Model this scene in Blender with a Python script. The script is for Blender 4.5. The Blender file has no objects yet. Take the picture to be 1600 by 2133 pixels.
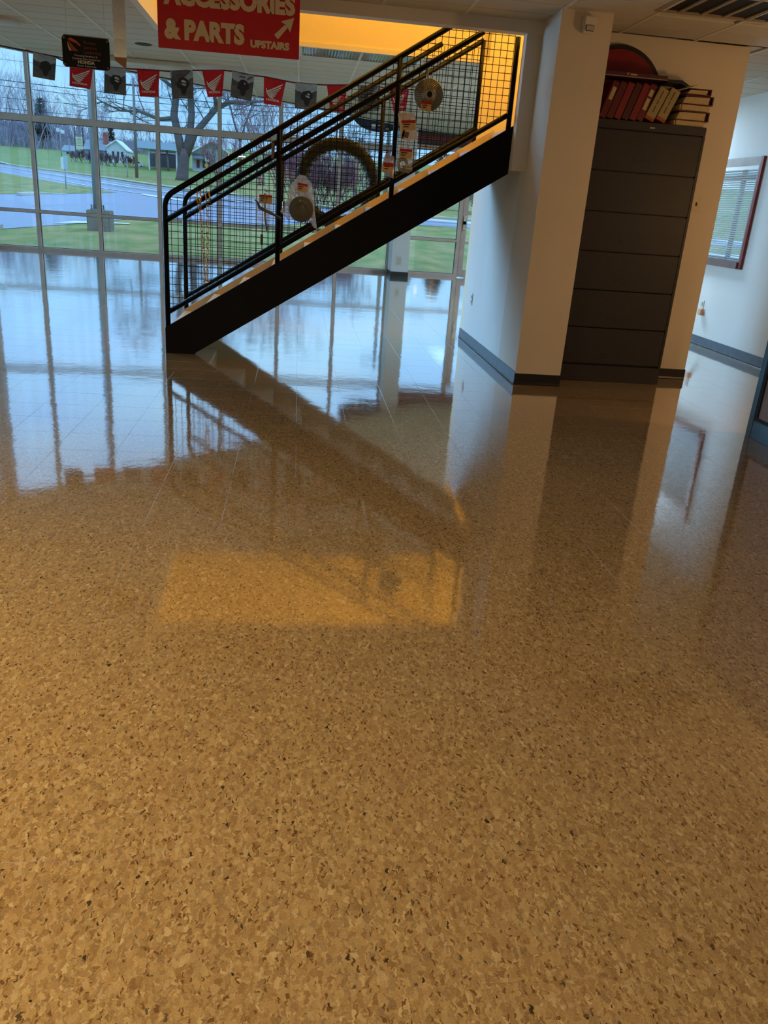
import bpy, math, random
from mathutils import Vector, Matrix, noise as mnoise

random.seed(7)
S = bpy.context.scene
COL = S.collection

# ------------------------------------------------------------------ camera
CAM_R = [[0.992663, -0.098745, 0.069778], [0.029252, -0.363832, -0.931005], [0.11732, 0.926216, -0.358274]]
CAM_H, CAM_F = 1.27, 1661.55                       # eye height in metres, focal length in pixels of a 1600x2133 frame
cam = bpy.data.objects.new('camera', bpy.data.cameras.new('camera'))
COL.objects.link(cam)
cam.data.sensor_fit = 'VERTICAL'
cam.data.sensor_height = 24.0
cam.data.lens = CAM_F / 2133.0 * 24.0
cam.data.clip_start, cam.data.clip_end = 0.05, 1000
right, down, fwd = (Vector(r) for r in CAM_R)
up = -down
cam.matrix_world = Matrix(((right.x, up.x, -fwd.x, 0), (right.y, up.y, -fwd.y, 0), (right.z, up.z, -fwd.z, CAM_H), (0, 0, 0, 1)))
S.camera = cam

# ------------------------------------------------------------------ sky
W = bpy.data.worlds.new('overcast_sky')
S.world = W
W.use_nodes = True
nt = W.node_tree
nt.nodes.clear()
def N(tree, kind, **kw):
    n = tree.nodes.new(kind)
    for k, v in kw.items():
        setattr(n, k, v)
    return n
def ramp(tree, stops, interp='LINEAR'):
    r = N(tree, 'ShaderNodeValToRGB')
    r.color_ramp.interpolation = interp
    els = r.color_ramp.elements
    while len(els) > 1:
        els.remove(els[-1])
    els[0].position = stops[0][0]; els[0].color = (*stops[0][1], 1)
    for p, c in stops[1:]:
        e = els.new(p); e.color = (*c, 1)
    return r
def lin(rgb):
    return tuple((c / 255 / 12.92) if c <= 10 else ((c / 255 + 0.055) / 1.055) ** 2.4 for c in rgb)
SKY_STRENGTH = 1.15
tc = N(nt, 'ShaderNodeTexCoord')
sep = N(nt, 'ShaderNodeSeparateXYZ'); nt.links.new(tc.outputs['Generated'], sep.inputs[0])
mp = N(nt, 'ShaderNodeMapping'); mp.inputs['Scale'].default_value = (1, 1, 2.6)
nt.links.new(tc.outputs['Generated'], mp.inputs[0])
nz = N(nt, 'ShaderNodeTexNoise'); nz.inputs['Scale'].default_value = 3.2; nz.inputs['Detail'].default_value = 7; nz.inputs['Roughness'].default_value = 0.55
nt.links.new(mp.outputs[0], nz.inputs['Vector'])
grad = ramp(nt, [(0.0, (0.28, 0.60, 0.95)), (0.25, (0.24, 0.53, 0.95)), (1.0, (0.26, 0.50, 0.92))])
nt.links.new(sep.outputs['Z'], grad.inputs[0])
cl = ramp(nt, [(0.40, (0, 0, 0)), (0.66, (1, 1, 1))])
nt.links.new(nz.outputs[0], cl.inputs[0])
mx = N(nt, 'ShaderNodeMix', data_type='RGBA')
nt.links.new(cl.outputs[0], mx.inputs[0]); nt.links.new(grad.outputs[0], mx.inputs[6]); mx.inputs[7].default_value = (0.38, 0.70, 0.98, 1)
bg = N(nt, 'ShaderNodeBackground')
zen = N(nt, 'ShaderNodeMapRange'); zen.inputs[1].default_value = 0.0; zen.inputs[2].default_value = 1.0; zen.inputs[3].default_value = SKY_STRENGTH; zen.inputs[4].default_value = SKY_STRENGTH * 3.0   # an overcast sky grows brighter towards the zenith
nt.links.new(sep.outputs['Z'], zen.inputs[0]); nt.links.new(zen.outputs[0], bg.inputs['Strength'])
nt.links.new(mx.outputs[2], bg.inputs[0])
wo = N(nt, 'ShaderNodeOutputWorld'); nt.links.new(bg.outputs[0], wo.inputs[0])

# ------------------------------------------------------------------ lamps of the building, and added fill lamps (all out of frame)
def area(name, loc, size, power, color, aim=(0, 0, -1), size_y=None, spread=math.pi):
    d = bpy.data.lights.new(name, 'AREA'); d.size = size; d.energy = power; d.color = color; d.spread = spread
    if size_y:
        d.shape = 'RECTANGLE'; d.size_y = size_y
    o = bpy.data.objects.new(name, d); COL.objects.link(o)
    o.location = loc; o.rotation_euler = Vector(aim).to_track_quat('-Z', 'Y').to_euler()
    return o
area('stairwell_lamp', (0.8, 7.35, 5.05), 1.0, 56, (1.0, 0.50, 0.06))
area('landing_lamp', (2.9, 7.35, 4.9), 0.6, 95, (1.0, 0.50, 0.06))
area('ceiling_lamp', (-2.3, 1.1, 2.56), 0.6, 95, (1.0, 0.72, 0.34))
area('rear_ceiling_lamp', (-0.8, -2.2, 2.56), 1.2, 54, (1.0, 0.80, 0.60))
# added cool fill lamps outside the left glazing and over the passage, brightening walls
area('left_fill_lamp', (-6.25, 12.9, 1.2), 4.6, 120, (0.32, 0.64, 1.0), (1, -0.66, -0.16), 2.0, 0.95)
area('passage_fill_lamp', (4.1, 11.2, 2.56), 0.5, 230, (0.50, 0.74, 1.0), (0, 0, -1), 2.4)
def point(name, loc, power, color, radius=0.08):
    d = bpy.data.lights.new(name, 'POINT'); d.energy = power; d.color = color; d.shadow_soft_size = radius
    o = bpy.data.objects.new(name, d); COL.objects.link(o); o.location = loc
    return o
point('office_lamp', (4.15, 4.6, 1.45), 40, (1.0, 0.56, 0.22))

# ------------------------------------------------------------------ view
S.view_settings.view_transform = 'Standard'
S.view_settings.look = 'None'
S.view_settings.gamma = 1.0
S.view_settings.exposure = 0.0
S.view_settings.use_curve_mapping = False
S.cycles.use_denoising = True
S.cycles.max_bounces = 8
S.cycles.diffuse_bounces = 4
S.cycles.glossy_bounces = 4
S.cycles.transmission_bounces = 6
S.cycles.transparent_max_bounces = 12
S.cycles.caustics_reflective = False
S.cycles.caustics_refractive = False
S.cycles.sample_clamp_indirect = 4.0

# ------------------------------------------------------------------ materials
MATS = {}
def mat(name, rgb, rough=0.6, metal=0.0, spec=0.4, var=0.0, scale=8.0, bump=0.0, bscale=60.0, rgb2=None, stretch=(1, 1, 1)):
    if name in MATS:
        return MATS[name]
    m = bpy.data.materials.new(name); m.use_nodes = True
    t = m.node_tree; p = t.nodes['Principled BSDF']
    c = lin(rgb)
    p.inputs['Roughness'].default_value = rough; p.inputs['Metallic'].default_value = metal
    p.inputs['Specular IOR Level'].default_value = spec
    geo = N(t, 'ShaderNodeNewGeometry')
    mpn = N(t, 'ShaderNodeMapping'); mpn.inputs['Scale'].default_value = stretch
    t.links.new(geo.outputs['Position'], mpn.inputs[0])
    n = N(t, 'ShaderNodeTexNoise'); n.inputs['Scale'].default_value = scale; n.inputs['Detail'].default_value = 5
    t.links.new(mpn.outputs[0], n.inputs['Vector'])
    if rgb2:
        hi = lin(rgb2); lo = c
    else:
        v = var or 0.04
        lo = tuple(x * (1 - v) for x in c); hi = tuple(min(1, x * (1 + v)) for x in c)
    r = ramp(t, [(0.32, lo), (0.68, hi)])
    t.links.new(n.outputs[0], r.inputs[0]); t.links.new(r.outputs[0], p.inputs['Base Color'])
    if bump:
        n2 = N(t, 'ShaderNodeTexNoise'); n2.inputs['Scale'].default_value = bscale; n2.inputs['Detail'].default_value = 3
        t.links.new(geo.outputs['Position'], n2.inputs['Vector'])
        b = N(t, 'ShaderNodeBump'); b.inputs['Strength'].default_value = bump; b.inputs['Distance'].default_value = 0.01
        t.links.new(n2.outputs[0], b.inputs['Height']); t.links.new(b.outputs[0], p.inputs['Normal'])
    MATS[name] = m
    return m

def glass_mat(name, tint=(1, 1, 1), refl=0.06):
    m = bpy.data.materials.new(name); m.use_nodes = True
    t = m.node_tree; t.nodes.clear()
    tr = N(t, 'ShaderNodeBsdfTransparent'); tr.inputs[0].default_value = (*tint, 1)
    gl = N(t, 'ShaderNodeBsdfGlossy'); gl.inputs['Roughness'].default_value = 0.01; gl.inputs[0].default_value = (1, 1, 1, 1)
    n = N(t, 'ShaderNodeTexNoise'); n.inputs['Scale'].default_value = 2.0
    mr = N(t, 'ShaderNodeMapRange'); mr.inputs[3].default_value = refl * 0.85; mr.inputs[4].default_value = refl * 1.15
    t.links.new(n.outputs[0], mr.inputs[0])
    ms = N(t, 'ShaderNodeMixShader'); t.links.new(mr.outputs[0], ms.inputs[0]); t.links.new(tr.outputs[0], ms.inputs[1]); t.links.new(gl.outputs[0], ms.inputs[2])
    o = N(t, 'ShaderNodeOutputMaterial'); t.links.new(ms.outputs[0], o.inputs[0])
    return m

def film_mat(name, rgb, cover):
    m = bpy.data.materials.new(name); m.use_nodes = True
    t = m.node_tree; t.nodes.clear()
    tr = N(t, 'ShaderNodeBsdfTransparent')
    df = N(t, 'ShaderNodeBsdfDiffuse'); df.inputs[0].default_value = (*lin(rgb), 1)
    tl = N(t, 'ShaderNodeBsdfTranslucent'); tl.inputs[0].default_value = (*lin(rgb), 1)
    gl = N(t, 'ShaderNodeBsdfGlossy'); gl.inputs['Roughness'].default_value = 0.25
    a = N(t, 'ShaderNodeMixShader'); a.inputs[0].default_value = 0.5; t.links.new(df.outputs[0], a.inputs[1]); t.links.new(tl.outputs[0], a.inputs[2])
    b = N(t, 'ShaderNodeMixShader'); b.inputs[0].default_value = 0.15; t.links.new(a.outputs[0], b.inputs[1]); t.links.new(gl.outputs[0], b.inputs[2])
    n = N(t, 'ShaderNodeTexNoise'); n.inputs['Scale'].default_value = 28.0; n.inputs['Detail'].default_value = 4
    geo = N(t, 'ShaderNodeNewGeometry'); t.links.new(geo.outputs['Position'], n.inputs['Vector'])
    mr = N(t, 'ShaderNodeMapRange'); mr.inputs[1].default_value = 0.35; mr.inputs[2].default_value = 0.65; mr.inputs[3].default_value = cover - 0.15; mr.inputs[4].default_value = cover + 0.15
    t.links.new(n.outputs[0], mr.inputs[0])
    c = N(t, 'ShaderNodeMixShader'); t.links.new(mr.outputs[0], c.inputs[0]); t.links.new(tr.outputs[0], c.inputs[1]); t.links.new(b.outputs[0], c.inputs[2])
    o = N(t, 'ShaderNodeOutputMaterial'); t.links.new(c.outputs[0], o.inputs[0])
    return m

def floor_mat():
    m = bpy.data.materials.new('polished_chip_tile'); m.use_nodes = True
    t = m.node_tree; t.nodes.clear(); L = t.links.new
    geo = N(t, 'ShaderNodeNewGeometry')
    oi = N(t, 'ShaderNodeObjectInfo')
    off = N(t, 'ShaderNodeVectorMath', operation='SCALE'); off.inputs[0].default_value = (37.0, 53.0, 0.0)
    L(oi.outputs['Random'], off.inputs['Scale'])
    add = N(t, 'ShaderNodeVectorMath', operation='ADD'); L(geo.outputs['Position'], add.inputs[0]); L(off.outputs[0], add.inputs[1])
    # warp
    wn = N(t, 'ShaderNodeTexNoise'); wn.inputs['Scale'].default_value = 80; wn.inputs['Detail'].default_value = 2; L(add.outputs[0], wn.inputs['Vector'])
    ws = N(t, 'ShaderNodeVectorMath', operation='SUBTRACT'); L(wn.outputs['Color'], ws.inputs[0]); ws.inputs[1].default_value = (0.5, 0.5, 0.5)
    wk = N(t, 'ShaderNodeVectorMath', operation='SCALE'); L(ws.outputs[0], wk.inputs[0]); wk.inputs['Scale'].default_value = 0.022
    pos = N(t, 'ShaderNodeVectorMath', operation='ADD'); L(add.outputs[0], pos.inputs[0]); L(wk.outputs[0], pos.inputs[1])
    def vor(scale, sx, sy, rot, feature='F1'):
        mpv = N(t, 'ShaderNodeMapping'); mpv.inputs['Rotation'].default_value = (0, 0, rot); mpv.inputs['Scale'].default_value = (sx, sy, 1)
        L(pos.outputs[0], mpv.inputs[0])
        v = N(t, 'ShaderNodeTexVoronoi', voronoi_dimensions='2D', feature=feature); v.inputs['Scale'].default_value = scale
        L(mpv.outputs[0], v.inputs['Vector'])
        return v
    va = vor(135, 1, 0.46, 0.35); vb = vor(230, 1, 0.55, -0.3); vd = vor(95, 1, 0.42, 0.5); ve = vor(150, 1, 0.4, -0.4)
    tones = [(0.0, lin((136, 106, 70))), (0.2, lin((176, 146, 104))), (0.42, lin((200, 172, 124))), (0.58, lin((156, 124, 84))), (0.74, lin((214, 190, 142))), (0.88, lin((142, 120, 96))), (1.0, lin((228, 206, 162)))]
    def chip(v):
        s = N(t, 'ShaderNodeSeparateColor'); L(v.outputs['Color'], s.inputs[0])
        r = ramp(t, tones); L(s.outputs[0], r.inputs[0])
        return s, r
    sa, ra = chip(va); sb, rb = chip(vb)
    gt = N(t, 'ShaderNodeMath', operation='GREATER_THAN'); L(sa.outputs[1], gt.inputs[0]); gt.inputs[1].default_value = 0.5
    mix1 = N(t, 'ShaderNodeMix', data_type='RGBA'); L(gt.outputs[0], mix1.inputs[0]); L(ra.outputs[0], mix1.inputs[6]); L(rb.outputs[0], mix1.inputs[7])
    # a softer fill between the chips
    fn = N(t, 'ShaderNodeTexNoise'); fn.inputs['Scale'].default_value = 330; fn.inputs['Detail'].default_value = 3; L(add.outputs[0], fn.inputs['Vector'])
    fr = ramp(t, [(0.32, lin((128, 98, 64))), (0.5, lin((178, 150, 108))), (0.68, lin((216, 190, 142)))]); L(fn.outputs[0], fr.inputs[0])
    mix2 = N(t, 'ShaderNodeMix', data_type='RGBA'); mix2.inputs[0].default_value = 0.28; L(mix1.outputs[2], mix2.inputs[6]); L(fr.outputs[0], mix2.inputs[7])
    # dark specks
    sd = N(t, 'ShaderNodeSeparateColor'); L(vd.outputs['Color'], sd.inputs[0])
    g1 = N(t, 'ShaderNodeMath', operation='GREATER_THAN'); L(sd.outputs[0], g1.inputs[0]); g1.inputs[1].default_value = 0.90
    g2 = N(t, 'ShaderNodeMath', operation='LESS_THAN'); L(vd.outputs['Distance'], g2.inputs[0])
    szn = N(t, 'ShaderNodeMath', operation='MULTIPLY'); L(sd.outputs[1], szn.inputs[0]); szn.inputs[1].default_value = 0.30; L(szn.outputs[0], g2.inputs[1])
    gm = N(t, 'ShaderNodeMath', operation='MULTIPLY'); L(g1.outputs[0], gm.inputs[0]); L(g2.outputs[0], gm.inputs[1])
    dk = ramp(t, [(0.0, lin((58, 50, 42))), (0.6, lin((92, 76, 54))), (1.0, lin((104, 98, 84)))]); L(sd.outputs[2], dk.inputs[0])
    mix3 = N(t, 'ShaderNodeMix', data_type='RGBA'); L(gm.outputs[0], mix3.inputs[0]); L(mix2.outputs[2], mix3.inputs[6]); L(dk.outputs[0], mix3.inputs[7])
    se = N(t, 'ShaderNodeSeparateColor'); L(ve.outputs['Color'], se.inputs[0])
    h1 = N(t, 'ShaderNodeMath', operation='GREATER_THAN'); L(se.outputs[0], h1.inputs[0]); h1.inputs[1].default_value = 0.88
    h2 = N(t, 'ShaderNodeMath', operation='LESS_THAN'); L(ve.outputs['Distance'], h2.inputs[0]); h2.inputs[1].default_value = 0.33
    hm = N(t, 'ShaderNodeMath', operation='MULTIPLY'); L(h1.outputs[0], hm.inputs[0]); L(h2.outputs[0], hm.inputs[1])
    mix4 = N(t, 'ShaderNodeMix', data_type='RGBA'); L(hm.outputs[0], mix4.inputs[0]); L(mix3.outputs[2], mix4.inputs[6]); mix4.inputs[7].default_value = (*lin((124, 94, 60)), 1)
    mix3 = mix4
    # gloss
    bn = N(t, 'ShaderNodeTexNoise'); bn.inputs['Scale'].default_value = 26; bn.inputs['Detail'].default_value = 3; L(geo.outputs['Position'], bn.inputs['Vector'])
    bw = N(t, 'ShaderNodeTexNoise'); bw.inputs['Scale'].default_value = 3.0; bw.inputs['Detail'].default_value = 2; L(geo.outputs['Position'], bw.inputs['Vector'])
    b1 = N(t, 'ShaderNodeBump'); b1.inputs['Strength'].default_value = 0.02; b1.inputs['Distance'].default_value = 0.01; L(bn.outputs[0], b1.inputs['Height'])
    b2 = N(t, 'ShaderNodeBump'); b2.inputs['Strength'].default_value = 0.02; b2.inputs['Distance'].default_value = 0.05; L(bw.outputs[0], b2.inputs['Height']); L(b1.outputs[0], b2.inputs['Normal'])
    df = N(t, 'ShaderNodeBsdfDiffuse'); L(mix3.outputs[2], df.inputs[0])
    gl = N(t, 'ShaderNodeBsdfGlossy'); gl.inputs['Roughness'].default_value = 0.055; gl.inputs[0].default_value = (1, 1, 1, 1); L(b2.outputs[0], gl.inputs['Normal'])
    lw = N(t, 'ShaderNodeLayerWeight'); lw.inputs[0].default_value = 0.5
    mu = ramp(t, [(0.0, (.03,) * 3), (0.40, (.07,) * 3), (0.60, (.17,) * 3), (0.70, (.34,) * 3), (0.76, (.56,) * 3), (0.84, (.82,) * 3), (0.92, (.95,) * 3), (1.0, (1,) * 3)])   # waxed-floor reflectance against viewing angle
    L(lw.outputs['Facing'], mu.inputs[0])
    ms = N(t, 'ShaderNodeMixShader'); L(mu.outputs[0], ms.inputs[0]); L(df.outputs[0], ms.inputs[1]); L(gl.outputs[0], ms.inputs[2])
    o = N(t, 'ShaderNodeOutputMaterial'); L(ms.outputs[0], o.inputs[0])
    return m

M_FLOOR = floor_mat()
M_WALL = mat('cream_wall_paint', (206, 198, 184), 0.7, var=0.03, scale=2.0, bump=0.08, bscale=140)
M_WALLW = mat('white_wall_paint', (214, 212, 208), 0.7, var=0.03, scale=2.0, bump=0.06, bscale=140)
M_STAIRWALL = mat('stairwell_paint', (226, 214, 180), 0.75, var=0.03, scale=1.2)
M_CEIL = mat('mineral_ceiling_tile', (192, 190, 184), 0.9, var=0.07, scale=120, bump=0.25, bscale=260)
M_GRID = mat('white_grid_metal', (206, 206, 204), 0.5)
M_BASE = mat('black_vinyl_base', (30, 28, 28), 0.35, var=0.2, scale=12)
M_BASEG = mat('grey_vinyl_base', (74, 80, 88), 0.3, var=0.2, scale=9)
M_ALU = mat('bronze_window_metal', (204, 178, 164), 0.45, var=0.10, scale=5)
M_GASKET = mat('black_gasket', (22, 22, 24), 0.6)
M_GLASS = glass_mat('window_glass', (0.95, 0.96, 0.97), 0.045)
M_BLACK = mat('black_gloss_paint', (6, 6, 10), 0.45, spec=.12, var=0.25, scale=14)
M_TAN = mat('tan_steel_paint', (196, 176, 140), 0.5, var=0.06, scale=6)
M_TREAD = mat('white_stair_tread', (196, 192, 186), 0.4, var=0.06, scale=14)
M_CAB = mat('charcoal_cabinet_enamel', (44, 44, 50), 0.5, spec=.25, var=0.07, scale=30)
M_CABD = mat('cabinet_recess', (14, 13, 13), 0.7)
M_SIGNRED = mat('red_sign_vinyl', (190, 14, 36), 0.5, var=0.05, scale=6)
M_SIGNTXT = mat('cream_sign_lettering', (216, 200, 172), 0.5)
M_FLAGRED = mat('red_flag_cloth', (204, 28, 44), 0.75, var=0.08, scale=30)
M_WHITE = mat('white_print', (226, 226, 226), 0.6)
M_PAPER = mat('cream_paper', (176, 160, 128), 0.8, var=0.08, scale=60)
M_KRAFT = mat('label_paper', (206, 176, 124), 0.8, var=0.06, scale=80)
M_LABELRED = mat('label_red_band', (176, 28, 26), 0.6)
M_INK = mat('dark_print', (62, 52, 44), 0.7)
M_STEEL = mat('dull_galvanised_steel', (150, 144, 126), 0.4, metal=0.75, var=0.14, scale=40)
M_BRASS = mat('yellow_zinc', (206, 154, 44), 0.32, metal=0.85, var=0.2, scale=60)

# ------------------------------------------------------------------ mesh builder
ORIG = {}
class MB:
    def __init__(s):
        s.v = []; s.f = []
    def quad(s, *p):
        i = len(s.v); s.v += [Vector(q) for q in p]; s.f.append(tuple(range(i, i + len(p)))); return s
    def box(s, x0, x1, y0, y1, z0, z1):
        i = len(s.v)
        s.v += [Vector((x, y, z)) for z in (z0, z1) for y in (y0, y1) for x in (x0, x1)]
        for q in ((0, 2, 3, 1), (4, 5, 7, 6), (0, 1, 5, 4), (2, 6, 7, 3), (1, 3, 7, 5), (0, 4, 6, 2)):
            s.f.append(tuple(i + k for k in q))
        return s
    def bbox(s, x0, x1, y0, y1, z0, z1, b):
        """box with chamfered vertical and front edges (rounded look)"""
        for (dx, dy, dz) in ((0, b, b), (b, 0, b), (b, b, 0)):
            s.box(x0 + dx, x1 - dx, y0 + dy, y1 - dy, z0 + dz, z1 - dz)
        return s
    def prism(s, pts, a, b, axis='y'):
        """polygon pts (2D) swept from a to b along axis; 2D coords are the other two axes in order"""
        def P(p, t):
            if axis == 'y': return Vector((p[0], t, p[1]))
            if axis == 'x': return Vector((t, p[0], p[1]))
            return Vector((p[0], p[1], t))
        i = len(s.v); n = len(pts)
        s.v += [P(p, a) for p in pts] + [P(p, b) for p in pts]
        s.f.append(tuple(i + k for k in range(n))); s.f.append(tuple(i + n + k for k in reversed(range(n))))
        for k in range(n):
            l = (k + 1) % n
            s.f.append((i + k, i + n + k, i + n + l, i + l))
        return s
    def tube(s, pts, r, n=8, closed=False, cap=True):
        pts = [Vector(p) for p in pts]; m = len(pts)
        rs = r if isinstance(r, (list, tuple)) else [r] * m
        i0 = len(s.v); prev = None
        for k in range(m):
            if closed:
                d = pts[(k + 1) % m] - pts[k - 1]
            else:
                d = pts[min(k + 1, m - 1)] - pts[max(k - 1, 0)]
            if d.length < 1e-9: d = Vector((0, 0, 1))
            d.normalize()
            if prev is None:
                u = d.orthogonal().normalized()
            else:
                u = prev - d * prev.dot(d)
                u = u.normalized() if u.length > 1e-6 else d.orthogonal().normalized()
            prev = u; w = d.cross(u)
            for j in range(n):
                a = 2 * math.pi * j / n
                s.v.append(pts[k] + (u * math.cos(a) + w * math.sin(a)) * rs[k])
        for k in range(m if closed else m - 1):
            k2 = (k + 1) % m
            for j in range(n):
                j2 = (j + 1) % n
                s.f.append((i0 + k * n + j, i0 + k * n + j2, i0 + k2 * n + j2, i0 + k2 * n + j))
        if cap and not closed:
            s.f.append(tuple(i0 + j for j in reversed(range(n)))); s.f.append(tuple(i0 + (m - 1) * n + j for j in range(n)))
        return s
    def lathe(s, prof, c, axis='y', n=32):
        """profile [(r, t)] turned about an axis through c"""
        i0 = len(s.v); c = Vector(c)
        for r, t in prof:
            for j in range(n):
                a = 2 * math.pi * j / n
                if axis == 'y': s.v.append(c + Vector((r * math.cos(a), t, r * math.sin(a))))
                else: s.v.append(c + Vector((r * math.cos(a), r * math.sin(a), t)))
        for k in range(len(prof) - 1):
            for j in range(n):
                j2 = (j + 1) % n
                s.f.append((i0 + k * n + j, i0 + k * n + j2, i0 + (k + 1) * n + j2, i0 + (k + 1) * n + j))
        return s
    def add(s, other, M=None):
        i = len(s.v)
        s.v += [(M @ v if M else v.copy()) for v in other.v]
        s.f += [tuple(i + k for k in f) for f in other.f]
        return s
    def xf(s, M):
        s.v = [M @ v for v in s.v]; return s
    def mesh(s, name, m, origin=Vector((0, 0, 0)), smooth=False):
        me = bpy.data.meshes.new(name)
        me.from_pydata([tuple(v - origin) for v in s.v], [], s.f)
        me.materials.append(m)
        if smooth:
            me.polygons.foreach_set('use_smooth', [True] * len(me.polygons))
        me.update()
        return me
    def build(s, name, m, parent=None, smooth=False, loc=None):
        if parent is not None:
            O = ORIG[parent.name]
            o = bpy.data.objects.new(name, s.mesh(name, m, O, smooth)); COL.objects.link(o); o.parent = parent
            ORIG[o.name] = O
        else:
            O = Vector(loc) if loc is not None else Vector((0, 0, 0))
            o = bpy.data.objects.new(name, s.mesh(name, m, O, smooth)); COL.objects.link(o); o.location = O
            ORIG[o.name] = O
        return o

def tag(o, label=None, cat=None, group=None, kind=None):
    if label: o['label'] = label
    if cat: o['category'] = cat
    if group: o['group'] = group
    if kind: o['kind'] = kind
    return o
def empty(name, loc=(0, 0, 0), parent=None):
    o = bpy.data.objects.new(name, None); COL.objects.link(o); o.empty_display_size = 0.1
    if parent is not None:
        o.parent = parent; ORIG[o.name] = ORIG[parent.name]
    else:
        o.location = loc; ORIG[o.name] = Vector(loc)
    return o
def thing(name, loc, label, cat, group=None):
    return tag(empty(name, loc), label, cat, group)
def struct(name, mb, m, parent=None, label=None, smooth=False):
    o = mb.build(name, m, parent, smooth)
    if parent is None: o['kind'] = 'structure'
    if label: o['label'] = label
    return o
def text_mb(s, size, bold=0.0, xs=1.0, depth=0.002, align='LEFT'):
    """lettering standing in the XZ plane, facing -Y, baseline at z=0"""
    c = bpy.data.curves.new('lettering', 'FONT'); c.body = s; c.size = size; c.offset = bold; c.extrude = depth; c.align_x = align; c.resolution_u = 3
    o = bpy.data.objects.new('lettering', c); COL.objects.link(o)
    dg = bpy.context.evaluated_depsgraph_get(); dg.update()
    me = bpy.data.meshes.new_from_object(o.evaluated_get(dg))
    mb = MB()
    mb.v = [Vector((v.co.x * xs, -v.co.z, v.co.y)) for v in me.vertices]
    mb.f = [tuple(p.vertices) for p in me.polygons]
    bpy.data.objects.remove(o); bpy.data.curves.remove(c); bpy.data.meshes.remove(me)
    return mb
def T(x, y, z): return Matrix.Translation((x, y, z))

# ------------------------------------------------------------------ floor
CZ = 2.617                                           # ceiling height
XL, XR, YB, YW = -5.95, 4.70, -3.5, 16.63             # room: left wall, right wall, wall behind, window wall
def project(p):
    d = Vector(p) - Vector((0, 0, CAM_H))
    z = fwd.dot(d)
    if z < 0.1: return None
    return 800 + CAM_F * right.dot(d) / z, 1066.5 + CAM_F * down.dot(d) / z
fl = struct('floor', MB().box(XL, XR, YB, YW, -0.12, -0.004), mat('floor_adhesive', (60, 52, 44), 0.9))
TS = 0.3048; TX0, TY0 = -0.8907, 3.12
def tile_mb(x, y, tx, ty):
    b, h = 0.0010, 0.00028
    mb = MB(); x1, y1 = x + TS, y + TS
    def z(px, py, d): return d + (px - x - TS / 2) * tx + (py - y - TS / 2) * ty
    o = [(x, y), (x1, y), (x1, y1), (x, y1)]
    i = [(x + b, y + b), (x1 - b, y + b), (x1 - b, y1 - b), (x + b, y1 - b)]
    mb.v = [Vector((p[0], p[1], -0.004)) for p in o] + [Vector((p[0], p[1], z(*p, -h))) for p in o] + [Vector((p[0], p[1], z(*p, 0))) for p in i]
    mb.f = [(8, 9, 10, 11)] + [(4 + k, 4 + (k + 1) % 4, 8 + (k + 1) % 4, 8 + k) for k in range(4)] + [(k, (k + 1) % 4, 4 + (k + 1) % 4, 4 + k) for k in range(4)]
    return mb
cells = []
i0, i1 = math.floor((XL - TX0) / TS), math.floor((XR - TX0) / TS)
j0, j1 = math.floor((YB - TY0) / TS), math.floor((YW - TY0) / TS)
for i in range(i0, i1 + 1):
    for j in range(j0, j1 + 1):
        x, y = TX0 + i * TS, TY0 + j * TS
        if x < XL - 0.001 - TS or x > XR or y > YW: continue
        seen = False
        for (u, v) in ((.5, .5), (0, 0), (1, 0), (0, 1), (1, 1)):
            q = project((x + u * TS, y + v * TS, 0))
            if q and -10 < q[0] < 1610 and -10 < q[1] < 2143: seen = True
        if 1.763 < x + TS / 2 < 3.47 and 6.4 < y + TS / 2 < 8.6: seen = False
        cells.append((0 if seen else 1, math.hypot(x, y), x, y))
cells.sort()
rest = MB()
rt = random.Random(3)
for k, (hid, dist, x, y) in enumerate(cells):
    tx, ty = rt.uniform(-.0005, .0005), rt.uniform(-.0007, .0007)
    if k < 300 and not hid:
        tile_mb(x, y, tx, ty).build('tile', M_FLOOR, fl)
    else:
        rest.add(tile_mb(x, y, tx, ty))
tag(rest.build('tile_field', M_FLOOR, fl), kind='stuff')

# ------------------------------------------------------------------ ceiling
OX0, OX1, OY0, OY1 = -1.294, 1.763, 6.78, 8.57        # stair opening in the ceiling
DIAG = 13.9                                          # the ceiling stops along the line y = x + 13.9
ce = struct('ceiling', MB().prism([(XL, YB), (XR, YB), (XR, OY0 - .08), (XL, OY0 - .08)], CZ + .012, CZ + .30, 'z')
            .prism([(XL, OY0 - .08), (OX0 - .05, OY0 - .08), (OX0 - .05, OY1 + .05), (XL, XL + DIAG)], CZ + .012, CZ + .30, 'z')
            .prism([(3.40, OY0 - .08), (XR, OY0 - .08), (XR, OY1 + .05), (3.40, OY1 + .05)], CZ + .012, CZ + .30, 'z')
            .prism([(XL, XL + DIAG), (OX0 - .05, OY1 + .05), (XR, OY1 + .05), (XR, YW), (YW - DIAG, YW)], CZ + .012, CZ + .30, 'z'), M_CEIL)
G = 0.609; GX0, GY0 = -0.047, 8.585
def clip_poly(poly, f):
    out = []
    for a, b in zip(poly, poly[1:] + poly[:1]):
        fa, fb = f(a), f(b)
        if fa >= 0: out.append(a)
        if (fa >= 0) != (fb >= 0):
            t = fa / (fa - fb); out.append((a[0] + (b[0] - a[0]) * t, a[1] + (b[1] - a[1]) * t))
    return out
def ceil_tile(x0, x1, y0, y1):
    """a tile of two scored halves, cut at the diagonal edge of the ceiling"""
    mb = MB(); ym = (y0 + y1) / 2; g = 0.0055
    for (a, b) in ((y0 + g, ym - g), (ym + g, y1 - g)):
        poly = clip_poly([(x0 + g, a), (x1 - g, a), (x1 - g, b), (x0 + g, b)], lambda p: p[0] + DIAG - p[1])
        if len(poly) < 3: continue
        mb.prism(poly, CZ, CZ + .011, 'z')
    return mb
field = MB(); runners = []
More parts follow.
